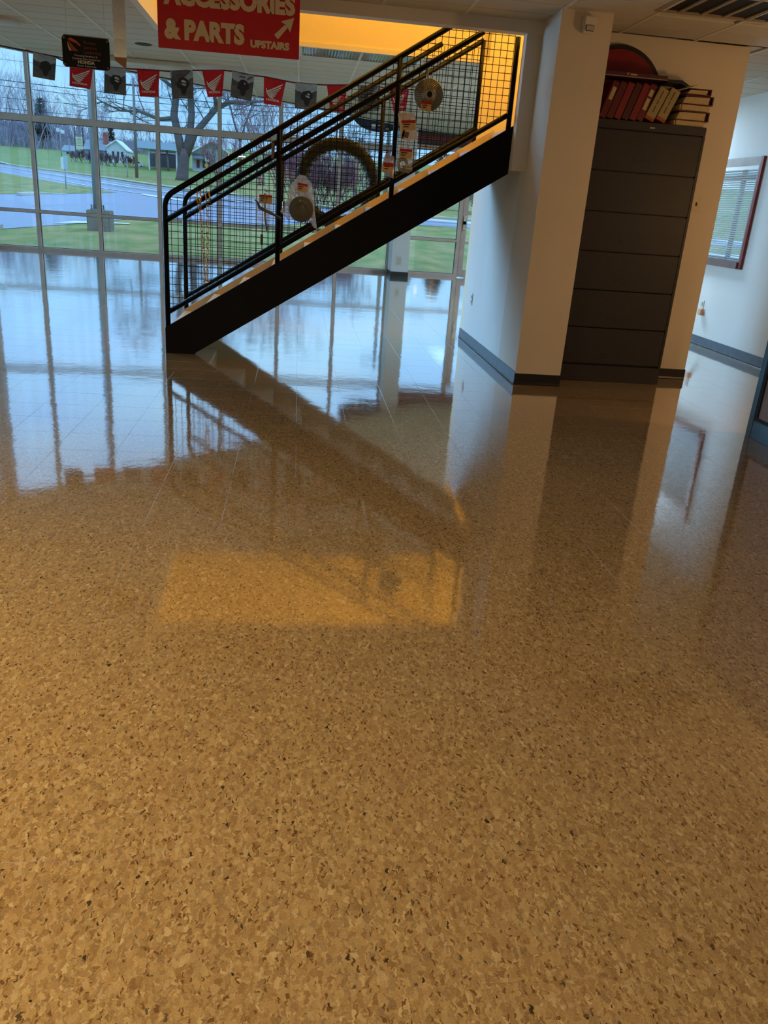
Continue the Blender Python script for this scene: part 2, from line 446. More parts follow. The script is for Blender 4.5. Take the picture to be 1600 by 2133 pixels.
for i in range(-10, 9):
    for j in range(-20, 14):
        x0, y0 = GX0 + i * G, GY0 + j * G
        x1, y1 = x0 + G, y0 + G
        x0, x1 = max(x0, XL), min(x1, XR); y1 = min(y1, YW)
        if x1 - x0 < .02 or y1 < YB or y0 > YW or y1 - y0 < .02: continue
        parts = [(x0, x1, y0, y1)]
        if y0 < OY1 and y1 > OY0 and x1 > OX0 and x0 < 3.6:          # around the stair opening
            if x1 > OX0 and x0 < OX0: parts = [(x0, OX0, y0, y1)]
            elif y0 < OY0: parts = [(x0, x1, y0, OY0)]
            elif y1 > OY1 + .02: parts = [(x0, x1, OY1, y1)]
            elif x1 > 3.6: parts = [(3.6, x1, y0, y1)]
            else: parts = []
        for (a, b, c, d) in parts:
            if d - c < .02: continue
            if d > 1.0 and a > 1.3 and b < 3.7 and c > 6.8 and d < 8.6: continue
            if 2.3 < (a + b) / 2 < 3.6 and 5.35 < (c + d) / 2 < 6.05: continue     # the air grille
            if -0.1 < (a + b) / 2 < 1.2 and 8.57 <= c and d < 9.25: continue       # the light troffer
            mb = ceil_tile(a, b, c, d)
            if not mb.v: continue
            if d > 4.9: mb.build('ceiling_tile', M_CEIL, ce)
            else: field.add(mb)
tag(field.build('ceiling_tile_field', M_CEIL, ce), kind='stuff')
for i in range(-10, 9):
    x = GX0 + i * G
    if x < XL or x > XR: continue
    yend = min(YW, x + DIAG)
    spans = [(YB, yend)]
    if OX0 < x < OX1: spans = [(YB, OY0 - .05), (OY1, yend)]
    elif OX1 <= x < 3.6: spans = [(YB, OY0 + .02), (OY1, yend)]
    for a, b in spans:
        if b > a: MB().box(x - .011, x + .011, a, b, CZ - .003, CZ + .01).build('grid_runner', M_GRID, ce)
# the diagonal bulkhead above the ceiling edge, and the roof over the tall glazing
struct('wall_above_ceiling_edge', MB().prism([(XL, XL + DIAG), (YW - DIAG, YW), (YW - DIAG + .15, YW - .01), (XL, XL + DIAG - .15)], CZ, 5.3, 'z'), M_WALLW)
struct('roof', MB().box(XL - .3, XR + .3, YB, YW + .25, 5.3, 5.5), M_WALLW)
struct('trim_1', MB().prism([(XL, XL + DIAG - .012), (YW - DIAG, YW - .012), (YW - DIAG, YW - .03), (XL, XL + DIAG - .04)], CZ - .012, CZ + .0, 'z'), M_GRID)

# ------------------------------------------------------------------ walls
LG0 = 3.0                                            # the left wall is glazed from here to the corner
WX = 1.763                                           # left face of the stair block
struct('wall_left', MB().box(XL - .2, XL, YB, LG0, -.1, 5.3), M_WALLW)
struct('column_corner', MB().box(XL, -5.74, 16.36, YW, 0, 5.3), M_ALU)
struct('wall_back', MB().box(XL, XR, YB - .2, YB, -.1, 5.3), M_WALL)
# right wall with its window hole
RY0, RY1, RZ0, RZ1 = 8.47, 9.95, .945, 1.955
wr = struct('wall_right', MB().box(XR, XR + .2, YB, RY0, -.1, 5.3).box(XR, XR + .2, RY1, YW + .2, -.1, 5.3).box(XR, XR + .2, RY0, RY1, -.1, RZ0).box(XR, XR + .2, RY0, RY1, RZ1, 5.3), M_WALLW)
struct('baseboard_right', MB().prism([(0, 0), (-.012, .004), (-.006, .02), (-.005, .098), (0, .1)], 4.0, YW, 'y').xf(T(XR, 0, 0)), M_BASEG)
# stair block: column, left face with the stair doorway, front behind the cabinet, back, right
struct('column_front', MB().box(WX, 2.135, 6.225, 6.82, 0, CZ), M_WALL)
struct('wall_stair_left', MB().box(WX, WX + .1, 6.82, 8.5, 0, 1.62), M_WALLW)
struct('wall_stair_front', MB().box(2.135, 3.47, 6.805, 6.9, 0, CZ).box(WX + .1, 3.47, 6.8, 6.9, CZ + .013, 5.3), M_WALL)
struct('wall_stair_right', MB().box(3.37, 3.47, 6.9, 8.6, 0, 5.3), M_WALL)
struct('wall_stair_rear', MB().box(WX, 3.37, 8.5, 8.6, 0, 5.3).box(1.695, WX, 8.5, 8.565, 1.80, CZ), M_STAIRWALL)
struct('wall_stair_landing', MB().box(3.3, 3.37, 6.9, 8.5, 1.5, 5.2), M_STAIRWALL)
# upper stairwell above the ceiling opening
struct('wall_stairwell_rear', MB().box(OX0 - .1, WX + .1, OY1, OY1 + .1, CZ + .0125, 5.2), M_STAIRWALL)
struct('wall_stairwell_left', MB().box(OX0 - .1, OX0, OY0 - .1, OY1, CZ + .0125, 5.2), M_STAIRWALL)
struct('wall_stairwell_front', MB().box(OX0, WX, OY0 - .12, OY0 - .02, CZ + .02, 5.2), M_STAIRWALL)
struct('trim_2', MB().box(OX0 - .012, WX, OY1 - .012, OY1 + .02, CZ - .02, CZ + .02), M_WALLW)
struct('trim_3', MB().box(OX0 - .055, OX0 + .006, OY0 - .02, OY1, CZ - .004, CZ + .14), M_WALLW)
# header and jamb of the stair opening
struct('wall_header', MB().box(OX0 - .1, WX, 6.68, 6.79, 2.535, CZ + .03), M_WALLW)
struct('wall_jamb', MB().box(1.655, WX, 6.70, 6.80, 1.595, 2.535), M_WALLW)
def cove(a, b):
    return MB().prism([(0, 0), (-.012, .004), (-.006, .02), (-.005, .085), (0, .088)], a, b, 'x')
struct('baseboard_column', cove(WX - .006, 2.14).xf(T(0, 6.225, 0)), M_BASE)
struct('baseboard_stair_front', cove(3.115, 3.476).xf(T(0, 6.805, 0)), M_BASE)
struct('baseboard_stair_left', MB().prism([(0, 0), (-.012, .004), (-.006, .02), (-.005, .098), (0, .1)], 6.225, 8.6, 'y').xf(T(WX, 0, 0)), M_BASEG)

# ------------------------------------------------------------------ window wall
MX = [-6.0, -4.885, -3.755, -2.635, -1.505, -.375, .755, 1.80]
ROWS = [(.06, .675), (.725, 2.237), (2.345, 4.95)]
def glazing(name, xs, rows, ztop, thin=.03, mats=M_ALU):
    w = empty(name, (0, YW, 0)); w['kind'] = 'structure'
    for x in xs:
        mb = MB().box(x - thin, x + thin, YW - .03, YW + .12, 0, ztop).build('mullion', mats, w)
    for a, b in zip(xs, xs[1:]):
        x0, x1 = a + thin, b - thin
        MB().box(x0, x1, YW - .035, YW + .12, 0, rows[0][0]).build('sill', mats, w)
        for r, r2 in zip(rows, rows[1:]):
            MB().box(x0, x1, YW - .025, YW + .12, r[1], r2[0]).build('transom', mats, w)
        MB().box(x0, x1, YW - .025, YW + .12, rows[-1][1], ztop).build('head', mats, w)
        for r in rows:
            p = MB().box(x0, x1, YW + .05, YW + .058, r[0], r[1]).build('pane', M_GLASS, w)
            g = .008
            MB().box(x0, x0 + g, YW + .035, YW + .05, r[0], r[1]).box(x1 - g, x1, YW + .035, YW + .05, r[0], r[1]).box(x0 + g, x1 - g, YW + .035, YW + .05, r[1] - g, r[1]).box(x0 + g, x1 - g, YW + .035, YW + .05, r[0], r[0] + g).build('gasket', M_GASKET, p)
    return w
glazing('window_1', MX, ROWS, 5.3)
glazing('window_2', [2.10, 3.19], [(.06, .675), (.725, 2.33)], 2.40, thin=.035)
wl = empty('window_5', (XL, 12, 0)); wl['kind'] = 'structure'
ys = [LG0 + (16.5 - LG0) * k / 12 for k in range(13)]
for y in ys: MB().box(XL - .12, XL + .03, y - .03, y + .03, 0, 5.3).build('mullion', M_ALU, wl)
for a, b in zip(ys, ys[1:]):
    for z0, z1 in ((0, .06), (.675, .725), (2.237, 2.345), (4.95, 5.3)):
        MB().box(XL - .12, XL + .025, a + .03, b - .03, z0, z1).build('transom', M_ALU, wl)
    for r in ROWS: MB().box(XL - .058, XL - .05, a + .03, b - .03, r[0], r[1]).build('pane', M_GLASS, wl)
# a glazed door to the right
dr = empty('door_1', (0, YW, 0)); dr['kind'] = 'structure'
for (x0, x1) in ((3.235, 3.33), (4.10, 4.19)):
    MB().box(x0, x1, YW - .01, YW + .05, .02, 2.30).build('door_stile', M_ALU, dr)
for (z0, z1) in ((.02, .16), (.66, .70), (1.20, 1.25), (2.2, 2.30)):
    MB().box(3.33, 4.10, YW - .008, YW + .045, z0, z1).build('door_rail', M_ALU, dr)
for (z0, z1) in ((.16, .66), (.70, 1.20), (1.25, 2.2)):
    MB().box(3.33, 4.10, YW + .015, YW + .023, z0, z1).build('pane', M_GLASS, dr)
MB().box(3.25, 3.30, YW - .07, YW - .01, 1.02, 1.08).box(3.25, 3.30, YW - .07, YW - .055, .92, 1.18).build('door_handle', M_STEEL, dr)
glazing('window_3', [4.23, 4.68], [(.06, .675), (.725, 2.33)], 2.40)
M_FASCIA = mat('dark_brown_fascia', (70, 52, 46), 0.6, var=0.15, scale=4)
struct('wall_window_header', MB().box(1.82, XR, YW - .05, YW + .15, 2.40, 5.3), M_FASCIA)
struct('trim_4', MB().box(1.82, XR, YW - .075, YW - .05, 2.49, 2.545), mat('red_trim_paint', (150, 40, 40), 0.5))
pc = struct('column_window', MB().box(1.80, 2.125, 15.92, 16.55, 0, CZ), M_WALLW)
struct('baseboard_column_window', MB().box(1.79, 2.135, 15.905, 16.56, 0, .09), M_BASE)

# window in the right wall, with its blind
w4 = empty('window_4', (XR, 9.2, RZ0)); w4['kind'] = 'structure'
M_MAROON = mat('maroon_window_trim', (116, 44, 40), 0.5, var=0.1, scale=10)
M_BEIGEF = mat('beige_window_frame', (150, 134, 124), 0.5, var=0.1, scale=10)
MB().box(XR - .03, XR + .0, RY0 - .05, RY0 - .005, RZ0 - .05, RZ1 + .05).build('casing', M_MAROON, w4)
MB().box(XR - .02, XR + .0, RY0, RY1, RZ1 - .03, RZ1 + .05).build('casing', M_BEIGEF, w4)
MB().box(XR - .05, XR + .0, RY0, RY1, RZ0 - .05, RZ0 + .02).build('stool', mat('brown_window_stool', (112, 84, 76), 0.5, var=0.1, scale=8), w4)
MB().box(XR - .02, XR + .0, RY0 - .005, RY0 + .03, RZ0 + .02, RZ1 - .03).build('casing', M_BEIGEF, w4)
MB().box(XR - .015, XR + .0, RY0 + .03, RY1, RZ1 - .07, RZ1 - .03).build('head_rail', M_WHITE, w4)
MB().box(XR + .12, XR + .16, RY0, RY1, RZ0, RZ0 + .04).box(XR + .12, XR + .16, 9.02, 9.06, RZ0, RZ1).box(XR + .12, XR + .16, RY0, RY1, RZ1 - .16, RZ1 - .10).build('sash', M_BEIGEF, w4)
MB().box(XR + .135, XR + .141, RY0, RY1, RZ0, RZ1).build('pane', M_GLASS, w4)
bl = MB()
z = RZ0 + .03
while z < RZ1 - .08:
    bl.prism([(-.011, .0060), (.011, -.0060), (.0115, -.0048), (-.0105, .0072)], RY0 + .035, RY1, 'y').v[-8:]
    for v in bl.v[-8:]:
        v += Vector((XR + .012, 0, z))
    z += .0225
tag(bl.build('blind_slats', mat('blind_slat_white', (206, 208, 210), 0.5), w4), kind='stuff')
MB().tube([(XR - .012, 9.28, RZ1 - .05), (XR - .012, 9.26, RZ0 + .25)], .004, 6).build('wand', M_WHITE, w4)

# ------------------------------------------------------------------ staircase
SL = 0.63                                            # pitch of the stair
YN, YF = 6.80, 7.95                                  # near and far faces
st = thing('staircase', (-1.05, 7.4, 0), 'steel staircase with black stringer, white treads and wire-mesh railings rising to the right', 'staircase')
XE = 1.655
def stringer(y0, y1, xe):
    top = lambda x: SL * x + .876
    bot = lambda x: SL * x + .528
    pts = [(-1.06, 0), (-.825, 0)] + [(x, bot(x)) for x in (-.82, xe)] + [(xe, top(xe)), (-1.06, top(-1.06))]
    return MB().prism(pts, y0, y1, 'y')
stringer(YN, YN + .05, XE).build('stringer', M_BLACK, st)
fs = stringer(YF, YF + .05, 1.76).build('stringer', M_TAN, st)
for n in range(17):
    x = -1.0545 + .2785 * n; z = .1965 + .1745 * n
    x1 = x + .30
    y0, y1 = (YN + .05, YF) if x < 1.6 else (6.92, 7.985)
    tr = MB().bbox(x, x1, y0, y1, z - .045, z, .004).build('tread', M_TREAD, st)
    if n:
        MB().box(x + .018, x + .026, y0, y1, z - .1745, z - .045).build('riser', M_TAN, st)
def railing(y, name):
    rl = empty('railing', parent=st)
    R = .021
    L = lambda b: (lambda x: SL * x + b)
    top, mid, low = L(1.865), L(1.691), L(.983)
    xe = 1.60
    ztop = 2.60
    # first post runs up into the bent top rail
    bx = -1.04
    arc = []
    c0 = (bx + .13, top(bx + .13) - .153)
    a_end = math.atan(SL)
    for k in range(9):
        a = math.pi - (math.pi / 2 - a_end) * k / 8
        arc.append((bx + .132 + .132 * math.cos(a), y, top(bx) - .035 + .132 * math.sin(a) - .03))
    off = top(arc[-1][0]) - arc[-1][2]
    arc = [(p[0], p[1], p[2] + off) for p in arc]
    xt = (ztop - 1.865) / SL
    xt = min(xt, 1.16) if y < 7.4 else xt + .05
    MB().tube([(bx, y, .02 if y < 7.4 else .16)] + arc + [(xt, y, top(xt))], R, 10).build('top_rail', M_BLACK, rl, True)
    xm = 1.35 if y < 7.4 else 1.585
    MB().tube([(bx, y, mid(bx)), (xm, y, mid(xm))], R, 10).build('mid_rail', M_BLACK, rl, True)
    MB().tube([(bx, y, low(bx)), (xe, y, low(xe))], R * .95, 10).build('low_rail', M_BLACK, rl, True)
    for px in (-.16, .73, 1.62 if y < 7.4 else 1.585):
        zt = min(top(px), 2.53 if y < 7.4 else mid(px))
        MB().tube([(px, y, SL * px + .80), (px, y, zt)], R * .95, 10).build('post', M_BLACK, rl, True)
    # 2 inch wire mesh
    w = MB(); g = .0508; r = .0030
    nx = int((xe - bx) / g)
    def bar(p, q): w.tube([p, q], r, 4, cap=False)
    x = bx + .045
    while x < xe:
        z0, z1 = low(x), min(top(x) if x > bx + .14 else arc[4][2] + .02, 2.56 if y < 7.4 else 2.62)
        if z1 > z0: bar((x, y, z0), (x, y, z1))
        x += g
    z = .40
    while z < 2.56:
        xa = max(bx, (z - 1.865) / SL); xb = min(xe, (z - .983) / SL)
        if xb > xa: bar((xa, y + .004, z), (xb, y + .004, z))
        z += g
    tag(w.build('wire_mesh', M_BLACK, rl), kind='stuff')
    return rl
railing(YN + .025, 'near'); railing(YF + .025, 'far')
MB().tube([(-.12, YN + .06, 1.16), (-.12, YN + .06, 1.24)], .012, 8).build('rail_bracket', M_STEEL, st)

# ------------------------------------------------------------------ things hanging on the near railing
YH = YN - .012                                       # just in front of the mesh
M_FILM = film_mat('clear_plastic_film', (206, 206, 204), 0.45)
M_FILMT = film_mat('thin_plastic_film', (200, 206, 212), 0.22)
def label_tag(parent, cx, cz, w, h, y, tilt=0.0, band=.28):
    M = T(cx, 0, cz) @ Matrix.Rotation(tilt, 4, 'Y')
    MB().box(-w / 2, w / 2, y, y + .001, -h / 2, h / 2).xf(M).build('label', M_KRAFT, parent)
    MB().box(-w / 2, w / 2, y - .0012, y, h / 2 - h * band, h / 2).xf(M).build('label_band', M_LABELRED, parent)
    p = MB()
    for k, (a, b) in enumerate(((-.38, .12), (-.38, .02))):
        zz = h * (.08 - .24 * k)
        p.box(w * a, w * b, y - .0012, y, zz - h * .06, zz + h * .06)
    p.xf(M).build('label_print', M_INK, parent)
def bag(parent, outline, y, bulge, name='plastic_bag', m=None, seed=0):
    """a puffed bag: two crumpled sheets sharing the outline"""
    cx = sum(p[0] for p in outline) / len(outline); cz = sum(p[1] for p in outline) / len(outline)
    pts = []
    for a, b in zip(outline, outline[1:] + outline[:1]):
        for k in range(4): pts.append((a[0] + (b[0] - a[0]) * k / 4, a[1] + (b[1] - a[1]) * k / 4))
    n = len(pts); mb = MB(); rings = 5
    for side in (-1, 1):
        i0 = len(mb.v)
        for r in range(rings + 1):
            t = r / rings
            for (px, pz) in pts:
                x, zz = px + (cx - px) * t, pz + (cz - pz) * t
                d = bulge * math.sin(t * math.pi / 2) + bulge * .5 * mnoise.noise(Vector((x * 40 + seed, zz * 40, side * 3.1))) * min(1, t * 2)
                mb.v.append(Vector((x, y + side * d * (1 if side < 0 else .25), zz)))
        for r in range(rings):
            for k in range(n):
                k2 = (k + 1) % n
                mb.f.append((i0 + r * n + k, i0 + r * n + k2, i0 + (r + 1) * n + k2, i0 + (r + 1) * n + k))
    return mb.build(name, m or M_FILM, parent, True)

# yellow chain folded double
ch = thing('chain', (-.735, YH, 1.27), 'yellow steel chain hung double from the railing near the foot of the stairs', 'chain')
lk = MB()
nseg = 10
for k in range(nseg):
    pass
pts = []
for k in range(nseg):
    a = 2 * math.pi * k / nseg
    pts.append((.0085 * math.cos(a), 0, .0165 * math.sin(a) + (.009 if math.sin(a) > 0 else -.009 if math.sin(a) < 0 else 0)))
lk.tube(pts, .0030, 4, closed=True)
link_me = lk.mesh('link', M_BRASS)
path = [(-.768, 1.195), (-.764, 1.139), (-.748, .912), (-.739, .693), (-.728, .592), (-.716, .595), (-.712, .695), (-.707, .915), (-.705, 1.129), (-.704, 1.19)]
seg = [(Vector((a[0], 0, a[1])), Vector((b[0], 0, b[1]))) for a, b in zip(path, path[1:])]
tot = sum((b - a).length for a, b in seg); pitch = .0405; d = 0; k = 0
while d < tot:
    t = d
    for a, b in seg:
        if t <= (b - a).length: break
        t -= (b - a).length
    p = a + (b - a).normalized() * t
    o = bpy.data.objects.new('link', link_me); COL.objects.link(o); o.parent = ch
    dirv = (b - a).normalized()
    o.matrix_local = T(p.x + .735, -.012, p.z - 1.27) @ dirv.to_track_quat('Z', 'Y').to_matrix().to_4x4() @ Matrix.Rotation((k % 2) * math.pi / 2 + .3, 4, 'Z')
    d += pitch; k += 1
for hx, hz in ((-.772, 1.215), (-.704, 1.225)):
    MB().tube([(hx - .012, YH - .01, hz + .05), (hx - .016, YH - .012, hz + .02), (hx - .012, YH - .012, hz - .03), (hx + .012, YH - .012, hz - .03), (hx + .014, YH - .01, hz + .015), (hx + .006, YH - .005, hz + .05)], .0055, 6, closed=True).build('hook', M_BRASS, ch, True)

# lever kit on a card in a thin bag
lv = thing('lever_kit', (-.26, YH, 1.3), 'bare metal lever and rod in a clear bag with red-topped label, left of second post', 'spare part')
bag(lv, [(-.345, 1.315), (-.185, 1.30), (-.19, 1.07), (-.335, 1.065)], YH, .006, m=M_FILMT, seed=3)
label_tag(lv, -.259, 1.248, .10, .062, YH - .014)
MB().tube([(-.262, YH - .02, 1.29), (-.268, YH - .022, 1.23), (-.262, YH - .02, 1.12), (-.246, YH - .02, 1.01)], [.010, .012, .010, .006], 8).build('rod', M_STEEL, lv, True)
MB().tube([(-.342, YH - .02, 1.238), (-.322, YH - .02, 1.222), (-.308, YH - .02, 1.184), (-.255, YH - .026, 1.163), (-.19, YH - .026, 1.138), (-.135, YH - .03, 1.112)], [.005, .008, .013, .012, .010, .011], 8).build('lever', mat('dark_steel', (92, 88, 86), .4, metal=.6, var=.15, scale=30), lv, True)
MB().tube([(-.25, YH - .018, 1.30), (-.262, YH - .02, 1.315), (-.27, YH, 1.32)], .003, 6).build('hanger', M_BLACK, lv)
# small dark strap on the low rail, small plate on the mid rail
sp = thing('strap', (-.285, YH, .98), 'small dark brown strap hung on mesh just above the low rail', 'strap')
MB().bbox(-.296, -.275, YH - .006, YH, .905, .985, .002).build('strap_body', mat('dark_brown_strap', (70, 56, 50), .6), sp)
pl = thing('door_guide', (-.2, YH, 1.6), 'small flat olive metal plate hung beside second post under top rail', 'plate')
MB().bbox(-.222, -.20, YH - .006, YH, 1.545, 1.655, .002).build('plate_body', mat('olive_plate', (110, 100, 84), .5, metal=.3), pl)

# disc in a plastic bag
dc = thing('bagged_disc', (.03, YH, 1.43), 'round grey-brown disc in crumpled clear plastic bag hung right of second post', 'spare part')
bag(dc, [(-.005, 1.445), (.045, 1.44), (.095, 1.39), (.118, 1.30), (.125, 1.20), (.150, 1.055), (.125, 1.06), (.09, 1.105), (.03, 1.11), (-.09, 1.115), (-.145, 1.165), (-.10, 1.24), (-.07, 1.36)], YH - .01, .03, seed=1)
MB().lathe([(0, -.03), (.046, -.03), (.049, -.034), (.053, -.034), (.056, -.028), (.092, -.028), (.096, -.022), (.096, .0), (0, .0)], (.020, YH - .012, 1.193), 'y', 40).build('disc', mat('grey_brown_rubber', (92, 92, 84), .55, var=.08, scale=40), dc, True)
label_tag(dc, .022, 1.352, .078, .062, YH - .05, tilt=.12)
MB().tube([(.0, YH - .003, 1.44), (.0, YH, 1.50)], .003, 6).build('tie', M_BLACK, dc)

# perforated cone strainer with paper label
cs = thing('strainer_cone', (.96, YH, 2.24), 'round perforated metal strainer with dark centre hole and red-banded label, high on railing', 'spare part')
cone = MB().lathe([(.020, -.055), (.026, -.060), (.038, -.057), (.044, -.046), (.052, -.035), (.108, -.012), (.114, -.006), (.114, 0), (.10, 0)], (.961, YH - .004, 2.078), 'y', 48).build('cone', M_STEEL, cs, True)
MB().lathe([(0, -.048), (.020, -.048), (.021, -.056)], (.961, YH - .004, 2.078), 'y', 24).build('centre_hole', M_CABD, cs)
hb = MB()
for ring in range(5):
    rr = .062 + ring * .0105
    nn = int(2 * math.pi * rr / .0125)
    for k in range(nn):
        a = 2 * math.pi * (k + .5 * (ring % 2)) / nn
        yy = YH - .004 - (.035 - (rr - .052) * .411) - .0012
        cx, cz = .961 + rr * math.cos(a), 2.078 + rr * math.sin(a)
        hb.lathe([(.0042, 0), (0.0001, 0.0003)], (cx, yy, cz), 'y', 6)
tag(hb.build('perforations', M_CABD, cone), kind='stuff')
MB().box(.92, 1.0, YH - .058, YH - .050, 2.112, 2.132).build('bracket', M_STEEL, cs)
label_tag(cs, .945, 1.997, .078, .062, YH - .040)
MB().tube([(.945, YH - .004, 2.185), (.943, YH, 2.225), (.944, YH + .012, 2.26)], .008, 6).build('hanger', M_STEEL, cs)
MB().tube([(.972, YH - .006, 2.16), (.976, YH - .004, 2.20), (.984, YH, 2.235)], .0025, 5).build('cable_tie', M_WHITE, cs)

# small bags beside the third post
b1 = thing('parts_bag', (.82, YH, 1.94), 'upper white plastic parts bag with red-banded label and brown fitting, right of third post', 'parts bag', 'bags of parts beside the third post')
bag(b1, [(.735, 1.935), (.865, 1.95), (.885, 1.86), (.902, 1.76), (.83, 1.745), (.775, 1.76), (.755, 1.85)], YH - .006, .012, seed=5, m=film_mat('white_plastic_film', (206, 200, 192), .75))
label_tag(b1, .822, 1.857, .108, .068, YH - .024, tilt=-.10)
MB().box(-.045, .005, YH - .026, YH - .012, -.02, .02).box(-.045, -.03, YH - .026, YH - .012, -.035, .03).xf(T(.823, 0, 1.786) @ Matrix.Rotation(.18, 4, 'Y')).build('fitting', mat('brown_fitting', (112, 82, 58), .6), b1)
b2 = thing('parts_bag', (.82, YH, 1.73), 'clear parts bag holding a grey washer and curved pin, lowest right of third post', 'parts bag', 'bags of parts beside the third post')
bag(b2, [(.74, 1.74), (.875, 1.735), (.88, 1.55), (.855, 1.515), (.79, 1.52), (.755, 1.57)], YH - .006, .012, seed=8, m=M_FILMT)
label_tag(b2, .817, 1.655, .10, .068, YH - .024)
MB().tube([(.797 + .034 * math.cos(a), YH - .024, 1.575 + .040 * math.sin(a)) for a in [2 * math.pi * k / 18 for k in range(18)]], .013, 8, closed=True).build('washer', M_STEEL, b2, True)
MB().tube([(.80, YH - .034, 1.565), (.825, YH - .036, 1.545), (.875, YH - .034, 1.54)], .009, 8).build('pin', M_STEEL, b2, True)
b3 = thing('parts_bag', (.70, YH, 1.63), 'small cloudy parts bag with red label hung left of third post', 'parts bag', 'bags of parts beside the third post')
bag(b3, [(.655, 1.635), (.67, 1.65), (.728, 1.625), (.735, 1.55), (.733, 1.465), (.69, 1.485), (.63, 1.52), (.645, 1.60)], YH - .03, .02, seed=11, m=film_mat('cloudy_plastic_film', (186, 170, 160), .72))
label_tag(b3, .683, 1.545, .078, .066, YH - .058, tilt=.05, band=.4)
MB().tube([(.695, YH - .02, 1.635), (.70, YH, 1.68), (.70, YH + .035, 1.69)], .004, 6).build('tie', mat('pink_tie', (150, 80, 90), .6), b3)

# ------------------------------------------------------------------ tinsel wreath on the far side of the far railing
WC = Vector((.353, YF + .145, 1.425))
wt = thing('tinsel_wreath', WC, 'large round wreath wound with gold and olive tinsel hung on far railing', 'wreath')
ring = [(WC.x + .34 * math.cos(2 * math.pi * k / 64), WC.y, WC.z + .34 * math.sin(2 * math.pi * k / 64)) for k in range(64)]
M_OLIVE = mat('olive_tinsel_core', (48, 52, 28), .55, var=.3, scale=60)
MB().tube(ring, .055, 12, closed=True).build('wreath_ring', M_OLIVE, wt, True)
def tinsel_mat():
    m = bpy.data.materials.new('gold_tinsel'); m.use_nodes = True
    t = m.node_tree; p = t.nodes['Principled BSDF']
    geo = N(t, 'ShaderNodeNewGeometry')
    r = ramp(t, [(0, lin((44, 50, 24))), (.55, lin((84, 86, 38))), (.85, lin((160, 146, 64))), (1, lin((230, 200, 120)))])
    t.links.new(geo.outputs['Random Per Island'], r.inputs[0]); t.links.new(r.outputs[0], p.inputs['Base Color'])
    p.inputs['Metallic'].default_value = .7; p.inputs['Roughness'].default_value = .35
    return m
tn = MB(); rt = random.Random(12)
for k in range(3600):
    a = rt.uniform(0, 2 * math.pi); b = rt.uniform(0, 2 * math.pi)
    dirn = Vector((math.cos(a) * math.cos(b), math.sin(b), math.sin(a) * math.cos(b)))
    c = WC + Vector((math.cos(a), 0, math.sin(a))) * .34 + dirn * .045
    tang = Vector((-math.sin(a), 0, math.cos(a)))
    out = (dirn + tang * rt.uniform(-.8, .8) + Vector((rt.uniform(-.4, .4), rt.uniform(-.4, .4), rt.uniform(-.4, .4)))).normalized()
    l = rt.uniform(.012, .034); w = out.cross(Vector((rt.uniform(-1, 1), rt.uniform(-1, 1), rt.uniform(-1, 1)))).normalized() * .0022
    tn.quad(c - w, c + w, c + w + out * l, c - w + out * l)
tag(tn.build('tinsel', tinsel_mat(), wt), kind='stuff')
tl = MB()
for (x, zz, l) in ((.22, 1.02, .09), (.29, 1.0, .06), (.12, 1.06, .08), (.05, 1.12, .08), (.44, 1.03, .05), (.62, 1.16, .06)):
    for k in range(26):
        p = Vector((x + rt.uniform(-.05, .05), WC.y - .05 + rt.uniform(-.02, .02), zz + rt.uniform(-.02, .02)))
        q = p + Vector((rt.uniform(-.03, .03), 0, -l * rt.uniform(.4, 1)))
        tl.quad(p, p + Vector((.004, 0, 0)), q + Vector((.004, 0, 0)), q)
tag(tl.build('loose_tinsel', MATS.setdefault('gold_tinsel_b', tinsel_mat()), wt), kind='stuff')

# ------------------------------------------------------------------ the hanging sign
sg = thing('hanging_sign', (-.478, 6.0, 2.33), 'red hanging sign with cream lettering for accessories and parts upstairs', 'sign')
Msg = T(-.478, 6.0, 2.118) @ Matrix.Rotation(-.006, 4, 'Y')
MB().bbox(-.4505, .4505, 0, .006, 0, .425, .001).xf(Msg).build('sign_panel', M_SIGNRED, sg)
def sign_text(s, size, x, zz, bold, width, name='lettering'):
    mb = text_mb(s, size, bold, 1.0)
    xs = [v.x for v in mb.v]; k = width / (max(xs) - min(xs)); x0 = min(xs)
    for v in mb.v:
        v.x = (v.x - x0) * k + x; v.y -= .0015; v.z += zz
    return mb.xf(Msg).build(name, M_SIGNTXT, sg)
sign_text('ACCESSORIES', .146, -.411, .254, .0085, .832)
sign_text('& PARTS', .146, -.410, .063, .0085, .508)
sign_text('UPSTAIRS', .055, .135, .050, .0034, .252)
ar = MB()
ad = Vector((.70, 0, .715)).normalized(); an = Vector((-ad.z, 0, ad.x))
p0 = Vector((.30, -.003, .118)); p1 = p0 + ad * .098; p2 = p0 + ad * .165
ar.quad(p0 - an * .017, p0 + an * .017, p1 + an * .012, p1 - an * .012)
ar.quad(p1 - ad * .012 - an * .042, p2, p1 - ad * .012 + an * .042, p1)
ar.xf(Msg).build('arrow', M_SIGNTXT, sg)
for x in (-.85, -.10):
    MB().tube([(x, 6.0, 2.54), (x, 6.0, CZ)], .002, 5).build('hanging_wire', M_STEEL, sg)

